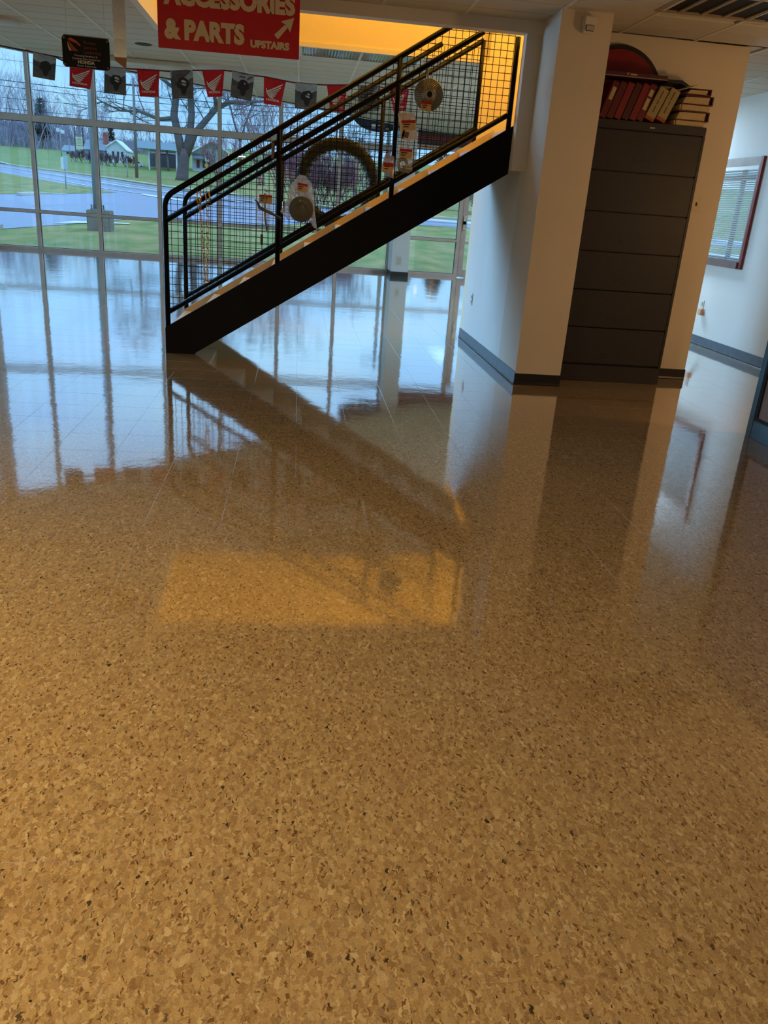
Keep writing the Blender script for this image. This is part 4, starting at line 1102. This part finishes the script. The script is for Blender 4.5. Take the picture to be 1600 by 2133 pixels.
ground_quad([(-9.0, 49.5), (-8.7, 50.5), (-5.6, 45.4), (-5.7, 44.8)], .034, 'road_line', M_LINE, pk)
ground_quad([(-7.0, 25.2), (-6.85, 25.9), (-6.1, 26.6), (-6.2, 26.1)], .024, 'parking_line', M_LINE, pk)
ground_quad([(-6.85, 25.9), (-6.75, 26.6), (-5.2, 27.2), (-5.2, 26.8)], .022, 'parking_line', M_LINE, pk)
MB().box(-8.3, -7.45, 22.1, 22.4, .02, .14).build('wheel_stop', M_KERB, pk)
MB().box(-13.2, -11.2, 43.0, 43.2, .66, .70).build('parking_line', M_LINE, pk)
MB().tube([(-12.3, 39.2, .58), (-11.9, 40.8, .60)], .10, 6).build('wheel_stop', M_KERB, pk)

# ------------------------------------------------------------------ outside: light pole, signs, poles
M_CONC = mat('brown_concrete', (140, 126, 116), .9, var=.12, scale=5)
M_POLE = mat('pale_grey_pole', (150, 160, 172), .6, var=.05, scale=3)
lp = thing('light_pole', (-5.2, 24, 0), 'pale grey light pole bolted to a brown concrete block on the lawn', 'light pole')
MB().bbox(-5.70, -5.10, 23.7, 24.3, -.05, .60, .02).build('concrete_block', M_CONC, lp)
MB().tube([(-5.46, 24, .60), (-5.46, 24, 7.5)], [.11, .09], 10).build('pole', M_POLE, lp, True)
MB().box(-5.62, -5.30, 23.84, 24.16, .60, .63).build('base_plate', M_STEEL, lp)
for dx, dy in ((-.13, -.13), (.13, -.13), (-.13, .13), (.13, .13)):
    MB().tube([(-5.46 + dx, 24 + dy, .62), (-5.46 + dx, 24 + dy, .73)], .025, 6).build('anchor_bolt', M_STEEL, lp)
def pole_thing(name, label, cat, x, y, h, r, m, group=None):
    t = thing(name, (x, y, zt(y)), label, cat, group)
    MB().tube([(x, y, zt(y) - .1), (x, y, zt(y) + h)], [r, r * .85], 7).build('post', m, t, True)
    return t
M_SGRN = mat('pale_sign_back', (168, 188, 192), .5, var=.04); M_SWHT = mat('white_sign', (222, 224, 224), .5); M_DKP = mat('dark_timber', (70, 58, 56), .8, var=.15, scale=4)
t = pole_thing('street_sign', 'pale two-faced street sign on thin post standing on the grass island', 'street sign', -12.9, 49.5, 1.75, .035, M_POLE)
MB().quad((-13.10, 49.45, 1.88), (-12.92, 49.40, 1.86), (-12.92, 49.40, 2.52), (-13.08, 49.45, 2.47)).quad((-12.92, 49.42, 1.86), (-12.92, 49.42, 2.52), (-13.08, 49.47, 2.47), (-13.10, 49.47, 1.88)).build('sign_face', M_SWHT, t)
MB().quad((-12.92, 49.40, 1.88), (-12.72, 49.46, 1.92), (-12.70, 49.46, 2.57), (-12.90, 49.40, 2.52)).quad((-12.92, 49.42, 1.88), (-12.90, 49.42, 2.52), (-12.70, 49.48, 2.57), (-12.72, 49.48, 1.92)).build('sign_face', M_SGRN, t)
t = thing('notice_board', (-35.3, 145, 5.2), 'tall dark-posted board with two pale yellow panels at the wood edge', 'board')
for x in (-35.9, -34.64):
    MB().box(x - .08, x + .08, 144.9, 145.1, 5.0, 9.45).build('post', M_DKP, t)
MB().box(-35.80, -34.70, 144.9, 144.98, 6.8, 8.03).build('panel', mat('pale_yellow_panel', (214, 212, 176), .6), t)
MB().box(-35.80, -34.70, 144.9, 144.98, 6.22, 6.72).build('panel', mat('pale_yellow_panel', (214, 212, 176)), t)
for k in range(5): MB().box(-35.6, -34.9, 144.88, 144.9, 7.0 + .2 * k, 7.06 + .2 * k).build('print_line', mat('grey_print', (150, 150, 140), .6), t)
t = pole_thing('floodlight_pole', 'thin pole with two pale floodlight heads before the wood', 'pole', -37.1, 141, 4.1, .07, M_POLE)
MB().bbox(-37.6, -37.2, 140.8, 141.1, 8.3, 8.85, .05).bbox(-36.95, -36.45, 140.8, 141.1, 8.1, 8.6, .05).box(-37.3, -36.7, 140.9, 141, 8.35, 8.5).build('lamp_head', M_SWHT, t)
pole_thing('thin_post', 'thin pale post right of the floodlight pole before the wood', 'post', -36.35, 143, 2.6, .06, M_POLE)
def utility(x, y, h, label, lean=0):
    t = thing('utility_pole', (x, y, zt(y)), label, 'utility pole', 'utility poles along the road')
    MB().tube([(x, y, zt(y) - .2), (x + lean, y, zt(y) + h)], [.17, .12], 8).build('post', mat('grey_timber_pole', (120, 112, 110), .8, var=.1, scale=3), t, True)
    MB().box(x + lean - 1.1, x + lean + 1.1, y - .08, y + .08, zt(y) + h - .7, zt(y) + h - .55).build('cross_arm', M_DKP, t)
    return t
utility(-16.8, 92, 9.2, 'tall utility pole rising beside the grey house')
utility(-18.1, 123, 2.7, 'short pale leaning pole under the flat canopy', -.2)
utility(6.2, 62, 9.5, 'utility pole right of the reddish shrubs')
wr_ = thing('overhead_wires', (-10, 85, 10), 'dark overhead wires crossing the sky beyond the glazing', 'wires')
for (ya, za, yb, zb, r) in ((95, 13.0, 95, 13.4, .022), (95, 11.3, 95, 11.0, .045), (95, 10.75, 95, 10.5, .035), (95, 8.3, 95, 9.6, .03), (95, 9.3, 95, 10.6, .03)):
    p = []
    for k in range(25):
        u = k / 24; p.append((-45 + 60 * u, ya + (yb - ya) * u, za + (zb - za) * u - 1.1 * 4 * u * (1 - u)))
    MB().tube(p, r, 4, cap=False).build('wire', M_GASKET, wr_)
t = pole_thing('road_sign', 'small white and yellow road sign left of the big tree', 'road sign', -16.05, 118, 1.2, .05, M_POLE)
MB().box(-16.25, -15.82, 117.9, 117.95, 4.05, 4.58).build('sign_face', M_SWHT, t); MB().box(-16.25, -15.82, 117.9, 117.95, 3.72, 4.05).build('sign_face', mat('yellow_sign', (214, 170, 80), .5), t)
t = pole_thing('road_sign', 'white winding-road sign above a yellow diamond right of the big tree', 'road sign', -12.18, 116, 3.4, .06, M_POLE)
MB().box(-12.36, -11.84, 115.9, 115.95, 4.95, 6.32).build('sign_face', M_SWHT, t)
MB().prism([(-12.28, 6.2), (-12.18, 6.2), (-12.16, 5.6), (-12.24, 5.5)], 115.86, 115.9, 'y').prism([(-12.05, 6.25), (-11.95, 6.1), (-12.0, 5.6), (-12.06, 5.2), (-12.14, 5.2), (-12.08, 5.7)], 115.86, 115.9, 'y').build('arrow_print', M_GASKET, t)
MB().prism([(-12.18, 4.92), (-11.90, 4.50), (-12.18, 4.05), (-12.46, 4.50)], 115.9, 115.95, 'y').build('diamond', mat('yellow_sign', (214, 170, 80)), t)
for x, y, h, lb in ((-17.35, 90, 1.8, 'left thin pale post on the far verge'), (-16.75, 92, 1.6, 'right thin pale post on the far verge'), (-14.0, 101, 1.2, 'short pale post just left of the big tree')):
    pole_thing('marker_post', lb, 'post', x, y, h, .05, M_POLE)

# ------------------------------------------------------------------ outside: houses
M_SIDING = mat('white_siding', (206, 210, 214), .7, var=.04, scale=2); M_ROOFG = mat('grey_shingles', (128, 134, 144), .85, var=.1, scale=3); M_BRICK = mat('red_chimney_brick', (150, 84, 76), .9, var=.15, scale=6)
M_PANE = mat('dark_window_pane', (56, 60, 72), .3)
hA = thing('house', (-29, 136, 5), 'long low grey-roofed house with red brick chimney and white gable, behind the hedge', 'house')
MB().box(-32.2, -27.4, 135.2, 140, 4.4, 6.0).build('wall', M_ROOFG, hA)
MB().prism([(134.9, 5.95), (137.5, 7.4), (140.1, 5.95)], -32.4, -27.2, 'x').build('roof', M_ROOFG, hA)
MB().prism([(-28.8, 4.4), (-26.0, 4.4), (-26.0, 6.25), (-27.4, 7.45), (-28.8, 6.6)], 134.6, 139, 'y').build('gable_wall', M_SIDING, hA)
MB().prism([(-28.9, 6.6), (-27.4, 7.6), (-25.8, 6.25), (-25.8, 6.05), (-27.4, 7.42), (-28.9, 6.4)], 134.3, 139.2, 'y').build('gable_trim', M_WHITE, hA)
MB().box(-29.75, -29.0, 136.5, 137.3, 6.6, 8.15).prism([(-29.75, 8.15), (-29.0, 8.15), (-29.2, 8.55), (-29.55, 8.55)], 136.5, 137.3, 'y').build('chimney', M_BRICK, hA)
for x in (-27.9, -27.2, -26.6):
    MB().box(x - .16, x + .16, 134.55, 134.6, 5.2, 5.95).build('window', M_PANE, hA)
MB().box(-31.6, -31.0, 135.15, 135.2, 4.9, 5.6).build('window', M_PANE, hA)
hB = thing('house', (-37.8, 150, 5), 'small pale blue-grey shed roof house left behind the notice board', 'house')
MB().box(-39.0, -36.6, 149, 153, 5.0, 6.0).build('wall', M_SIDING, hB)
MB().prism([(148.7, 5.95), (151, 6.9), (153.3, 5.95)], -39.2, -36.4, 'x').build('roof', M_ROOFG, hB)
MB().box(-38.4, -37.8, 148.95, 149, 5.2, 5.8).build('window', M_PANE, hB)
hC = thing('house', (-13, 130, 4), 'white gabled house with dark red shutters right of the big tree', 'house')
MB().prism([(-15.6, 3.6), (-10.2, 3.6), (-10.2, 6.6), (-12.75, 8.1), (-15.6, 6.4)], 129, 136, 'y').build('wall', M_SIDING, hC)
MB().prism([(-15.9, 6.35), (-12.75, 8.25), (-9.9, 6.6), (-9.9, 6.4), (-12.75, 8.0), (-15.9, 6.15)], 127.6, 136.3, 'y').build('roof', M_WHITE, hC)
MB().prism([(128.9, 6.3), (127.6, 5.75), (127.6, 5.6), (128.9, 5.6)], -15.4, -12.4, 'x').build('porch_roof', M_ROOFG, hC)
M_SHUT = mat('dark_red_shutter', (130, 44, 56), .6)
MB().box(-14.1, -13.5, 128.95, 129, 4.5, 5.5).build('window', M_PANE, hC)
for x in (-14.75, -13.3):
    MB().box(x - .2, x + .2, 128.9, 129, 4.45, 5.5).build('shutter', M_SHUT, hC)
MB().box(-15.3, -13.4, 128.3, 128.7, 3.6, 4.2).build('porch_step', M_SIDING, hC)
cn = thing('flat_canopy', (-19.5, 123, 3.5), 'long pale blue flat canopy on thin columns left of the big tree', 'canopy')
MB().box(-22.2, -16.8, 122, 130, 6.2, 7.1).build('fascia', mat('pale_blue_fascia', (176, 194, 216), .5, var=.04), cn)
for x, y in ((-20.7, 123), (-17.0, 123), (-20.7, 129), (-17.0, 129)):
    MB().box(x - .09, x + .09, y - .09, y + .09, zt(y) - .3, 6.2).build('column', M_SWHT, cn)
MB().box(-22.0, -17.2, 131, 135, zt(131) - .5, 6.0).build('kiosk_wall', mat('dim_kiosk_wall', (96, 96, 108), .8, var=.1, scale=2), cn)
cr = thing('parked_car', (-23, 128, 4), 'small white car parked left of the canopy', 'car')
MB().prism([(-23.7, 4.0), (-22.3, 4.0), (-22.3, 4.3), (-22.55, 4.36), (-22.75, 4.62), (-23.3, 4.64), (-23.55, 4.36), (-23.7, 4.32)], 127.6, 128.4, 'y').build('car_body', M_SWHT, cr)
MB().prism([(-22.80, 4.38), (-22.88, 4.58), (-23.25, 4.59), (-23.42, 4.38)], 127.58, 127.6, 'y').build('car_window', M_PANE, cr)
for x in (-23.4, -22.6):
    MB().lathe([(0, -.04), (.13, -.04), (.13, .04), (0, .04)], (x, 127.62, 4.0), 'y', 12).build('wheel', M_GASKET, cr)

# ------------------------------------------------------------------ outside: trees
def bark(name, c): return mat(name, c, .9, var=.16, scale=2.5)
def grow(mb, rng, p, d, L, r, lvl, maxl, gravity=.0, spread=.7, seg=3):
    pts = [p.copy()]; rs = [r]; dd = d.normalized(); q = p.copy()
    for k in range(seg):
        dd = (dd + Vector((rng.uniform(-1, 1), rng.uniform(-1, 1), rng.uniform(-.7, 1) + gravity)) * .22).normalized()
        q = q + dd * (L / seg); pts.append(q.copy()); rs.append(max(.012, r * (1 - .6 * (k + 1) / seg)))
    mb.tube(pts, rs, 6 if lvl == 0 else 4 if lvl == 1 else 3, cap=False)
    if lvl < maxl:
        nb = rng.randint(3, 5)
        for k in range(nb):
            t = rng.uniform(.3, 1.0); i = min(seg - 1, int(t * seg)); f = t * seg - i
            o = pts[i].lerp(pts[i + 1], f)
            ax = Vector((rng.uniform(-1, 1), rng.uniform(-1, 1), rng.uniform(-.25, .9)))
            nd = (dd * (1 - spread * .5) + ax.normalized() * spread).normalized()
            grow(mb, rng, o, nd, L * rng.uniform(.5, .75), rs[i] * .55, lvl + 1, maxl, gravity, spread, seg)
def limbs_tree(name, label, base, limbs, twig, m, seed, maxl, group=None, twigs=7, tw_r=.07):
    """limbs: list of (points, radii); twigs grow along them"""
    t = thing(name, base, label, 'tree', group)
    rng = random.Random(seed)
    a = MB()
    for pts, rs in limbs: a.tube(pts, rs, 9, cap=True)
    a.build('trunk', m, t, True)
    b = MB()
    for pts, rs in limbs[1:] if len(limbs) > 1 else limbs:
        P = [Vector(p) for p in pts]
        for k in range(twigs):
            u = rng.uniform(.25, 1.0) * (len(P) - 1); i = min(len(P) - 2, int(u)); o = P[i].lerp(P[i + 1], u - i)
            d = (P[i + 1] - P[i]).normalized() * .5 + Vector((rng.uniform(-1, 1), rng.uniform(-.6, .6), rng.uniform(-.5, .8)))
            grow(b, rng, o, d, twig * rng.uniform(.6, 1.2), tw_r, 0, maxl)
    b.build('branches', m, t)
    return t
M_BARK = bark('grey_brown_bark', (104, 92, 92)); M_BARK2 = bark('twig_brown', (110, 96, 104)); M_BARKR = bark('reddish_twigs', (140, 98, 104)); M_BARKF = bark('haze_tinted_bark', (152, 142, 158))  # last bark is lightened: distance haze put into its colour
Yt = 96
limbs_tree('bare_tree', 'biggest bare tree with three thick limbs beyond the road', (-12.9, Yt, 2.2), [
    ([(-12.75, Yt, 2.0), (-12.7, Yt, 2.6), (-12.6, Yt, 3.6), (-12.5, Yt, 4.6), (-12.4, Yt, 5.4)], [.86, .66, .62, .62, .5]),
    ([(-12.55, Yt, 4.2), (-13.0, Yt, 6.4), (-13.45, Yt, 8.6), (-13.1, Yt, 11), (-13.6, Yt - .5, 14), (-13.2, Yt, 17)], [.5, .44, .40, .34, .22, .08]),
    ([(-12.4, Yt, 4.4), (-11.85, Yt, 6.8), (-11.6, Yt, 8.8), (-11.8, Yt + .4, 12), (-11.4, Yt, 15), (-11.8, Yt, 18)], [.46, .40, .36, .30, .18, .06]),
    ([(-12.3, Yt, 4.6), (-11.3, Yt, 7.0), (-10.0, Yt, 8.5), (-9.0, Yt, 9.6), (-7.6, Yt, 10.3), (-5.4, Yt, 10.5), (-2.6, Yt + 1, 11.0)], [.40, .36, .32, .28, .22, .16, .05]),
    ([(-9.0, Yt, 9.6), (-9.3, Yt, 11.5), (-8.6, Yt, 14), (-8.9, Yt, 17)], [.22, .2, .14, .05]),
    ([(-13.4, Yt, 8.3), (-15.0, Yt, 8.1), (-17.0, Yt, 8.7), (-19.0, Yt, 8.6), (-21.5, Yt, 9.6)], [.24, .2, .16, .11, .04]),
    ([(-13.1, Yt, 11), (-15, Yt, 12.2), (-17.5, Yt + 1, 12.6), (-19.6, Yt, 13.8)], [.2, .16, .1, .04]),
], 3.4, M_BARK, 5, 3, twigs=9, tw_r=.075)
Ys = 110
limbs_tree('bare_tree', 'slender forked bare tree right of the biggest bare tree', (-7.4, Ys, 2.6), [
    ([(-7.35, Ys, 2.5), (-7.4, Ys, 5), (-7.45, Ys, 7.4)], [.22, .19, .17]),
    ([(-7.45, Ys, 7.2), (-8.2, Ys, 9.5), (-9.0, Ys, 12.5), (-9.6, Ys, 15)], [.13, .11, .08, .03]),
    ([(-7.45, Ys, 7.2), (-6.9, Ys, 9.2), (-5.8, Ys, 12.0), (-5.2, Ys, 15)], [.13, .11, .08, .03]),
], 3.2, M_BARK2, 8, 3, twigs=9, tw_r=.06)
def bushy(name, label, x, y, h, n, m, seed, cat='tree', spread=.6, maxl=3, r=.09, tw=.5, group=None, wd=None):
    t = thing(name, (x, y, zt(y)), label, cat, group)
    rng = random.Random(seed); a = MB(); b = MB()
    for k in range(n):
        d = Vector((rng.uniform(-1, 1) * tw, rng.uniform(-1, 1) * tw, 1)).normalized()
        o = Vector((x + rng.uniform(-1, 1) * (wd or .12 * h * tw), y + rng.uniform(-.1, .1) * h * tw, zt(y) - .1))
        top = o + d * h * .45
        a.tube([o, o.lerp(top, .5) + Vector((rng.uniform(-.1, .1), 0, 0)), top], [r, r * .8, r * .65], 5, cap=False)
        grow(b, rng, top, d, h * .5, r * .65, 0, maxl, .35, spread)
        grow(b, rng, o.lerp(top, .6), d + Vector((rng.uniform(-1, 1), 0, .2)), h * .4, r * .5, 0, maxl, .3, spread)
    a.build('stems', m, t); b.build('branches', m, t)
    return t
def clone(root, dx, dy, s, label=None, rot=0.0, name=None):
    c = root.copy(); COL.objects.link(c)
    x, y = root.location.x + dx, root.location.y + dy
    c.location = (x, y, zt(y) - .1); c.scale = (s, s, s); c.rotation_euler.z = rot
    if label: c['label'] = label
    for ch_ in root.children:
        k = ch_.copy(); COL.objects.link(k); k.parent = c
    return c
bushy('bare_tree', 'reddish bare tree right of the white house, behind wreath', -4.2, 100, 8.5, 5, M_BARKR, 21, tw=.55)
bushy('bare_tree', 'dense purplish bare tree under the right end of the bunting', -2.0, 92, 11, 5, M_BARKR, 22, tw=.5)
bushy('bare_tree', 'reddish bush-like tree in front of white house gable', -10.4, 112, 4.6, 6, M_BARKR, 23, tw=.6, r=.06)
bushy('bare_shrub', 'pinkish bare shrub seen through the wreath, left one', .1, 54, 2.6, 22, M_BARKR, 24, 'shrub', tw=.8, r=.035, wd=1.0)
bushy('bare_shrub', 'pinkish bare shrub seen through the wreath, right one', 2.2, 55, 2.4, 22, M_BARKR, 25, 'shrub', tw=.8, r=.035, wd=1.0)
bushy('bare_shrub', 'dark red-brown hedge shrub before the grey house, left one', -30.0, 127, 1.3, 26, bark('burgundy_twigs', (104, 66, 76)), 26, 'shrub', tw=.8, r=.03, wd=2.4)
bushy('bare_shrub', 'dark red-brown hedge shrub before the grey house, right one', -25.2, 124, 1.3, 26, bark('burgundy_twigs', (104, 66, 76)), 27, 'shrub', tw=.8, r=.03, wd=2.2)
# the wood on the hill at the left
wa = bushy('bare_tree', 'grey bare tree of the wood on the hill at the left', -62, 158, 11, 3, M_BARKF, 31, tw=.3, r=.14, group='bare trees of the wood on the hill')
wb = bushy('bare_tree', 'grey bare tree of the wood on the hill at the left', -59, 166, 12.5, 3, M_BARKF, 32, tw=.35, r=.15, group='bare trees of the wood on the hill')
rng = random.Random(77)
for k in range(26):
    src = (wa, wb)[k % 2]
    tx, ty = -66 + 34 * (k / 26) + rng.uniform(-1, 1), rng.uniform(158, 186)
    if tx > -40: ty += 6
    clone(src, tx - src.location.x, ty - src.location.y, rng.uniform(.55, .95) * (1 if tx < -46 else .7), rot=rng.uniform(0, 6))
for k in range(12):
    src = (wa, wb)[k % 2]
    tx, ty = -30 + 3.3 * k + rng.uniform(-1, 1), rng.uniform(176, 205)
    c = clone(src, tx - src.location.x, ty - src.location.y, rng.uniform(.35, .6), rot=rng.uniform(0, 6))
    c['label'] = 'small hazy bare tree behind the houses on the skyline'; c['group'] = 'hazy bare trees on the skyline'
ub = MB()
for k in range(3400):
    x = rng.uniform(-80, -24); y = rng.uniform(160, 200) + (8 if x > -40 else 0)
    h = rng.uniform(1.5, 5.5) * (1 if x < -44 else .45)
    ub.tube([(x, y, zt(y) - .2), (x + rng.uniform(-.6, .6), y, zt(y) + h * .5), (x + rng.uniform(-1.2, 1.2), y, zt(y) + h)], [.10, .07, .03], 3, cap=False)
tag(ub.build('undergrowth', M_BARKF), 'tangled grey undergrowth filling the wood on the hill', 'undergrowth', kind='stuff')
# evergreens
def evergreen(label, x, y, h, w, seed, c):
    t = thing('evergreen_tree', (x, y, zt(y)), label, 'tree')
    MB().tube([(x, y, zt(y) - .2), (x, y, zt(y) + h * .95)], [.25, .05], 6).build('trunk', M_BARK, t)
    rng = random.Random(seed); b = MB()
    for k in range(1500):
        u = rng.random() ** .8; a = rng.uniform(0, 2 * math.pi)
        R = w * (1 - .72 * u) * (.55 + .45 * rng.random())
        if u < .25: R *= .55 + 1.8 * u
        o = Vector((x, y, zt(y) + h * (.08 + .9 * u)))
        d = Vector((math.cos(a), math.sin(a), rng.uniform(-.1, .5)))
        tip = o + d * R; s = Vector((-math.sin(a), math.cos(a), 0)) * R * .16
        b.quad(o.lerp(tip, .35), o.lerp(tip, .7) + s, tip, o.lerp(tip, .7) - s)
    tag(b.build('foliage', mat('evergreen_needles_%d' % seed, c, .9, var=.25, scale=1.5), t), kind='stuff')
evergreen('tall dark evergreen tree rising from the wood at left', -46.5, 165, 8.2, 3.2, 1, (66, 84, 84))
evergreen('small dark conifer left of the grey house', -33.0, 158, 5.5, 1.6, 2, (60, 76, 80))
evergreen('left green conifer across the road, seen under the stairs', 8.0, 62, 3.2, 1.8, 3, (66, 92, 78))
evergreen('middle green conifer across the road, seen under the stairs', 10.6, 64, 3.8, 1.9, 4, (62, 88, 74))
evergreen('right green conifer across the road, seen beside the door', 13.4, 63, 3.0, 1.8, 5, (70, 96, 80))
for i, (x, y, h, lb) in enumerate(((4.6, 66, 4.5, 'bare tree across the road above the door glazing'), (16, 75, 7, 'bare tree across the road beyond the right door'))):
    bushy('bare_tree', lb, x, y, h, 5, M_BARK2, 41 + i, tw=.6, r=.07)
# trees seen through the side window
bushy('bare_tree', 'bare tree outside the small blind-covered window', 44, 60, 9, 4, M_BARK2, 51, tw=.5)
strip(lambda x: 26 + .2 * (x - 4), lambda x: 30 + .2 * (x - 4), 12, 60, 10, .04, 'side_path', mat('pale_concrete', (196, 200, 204)))
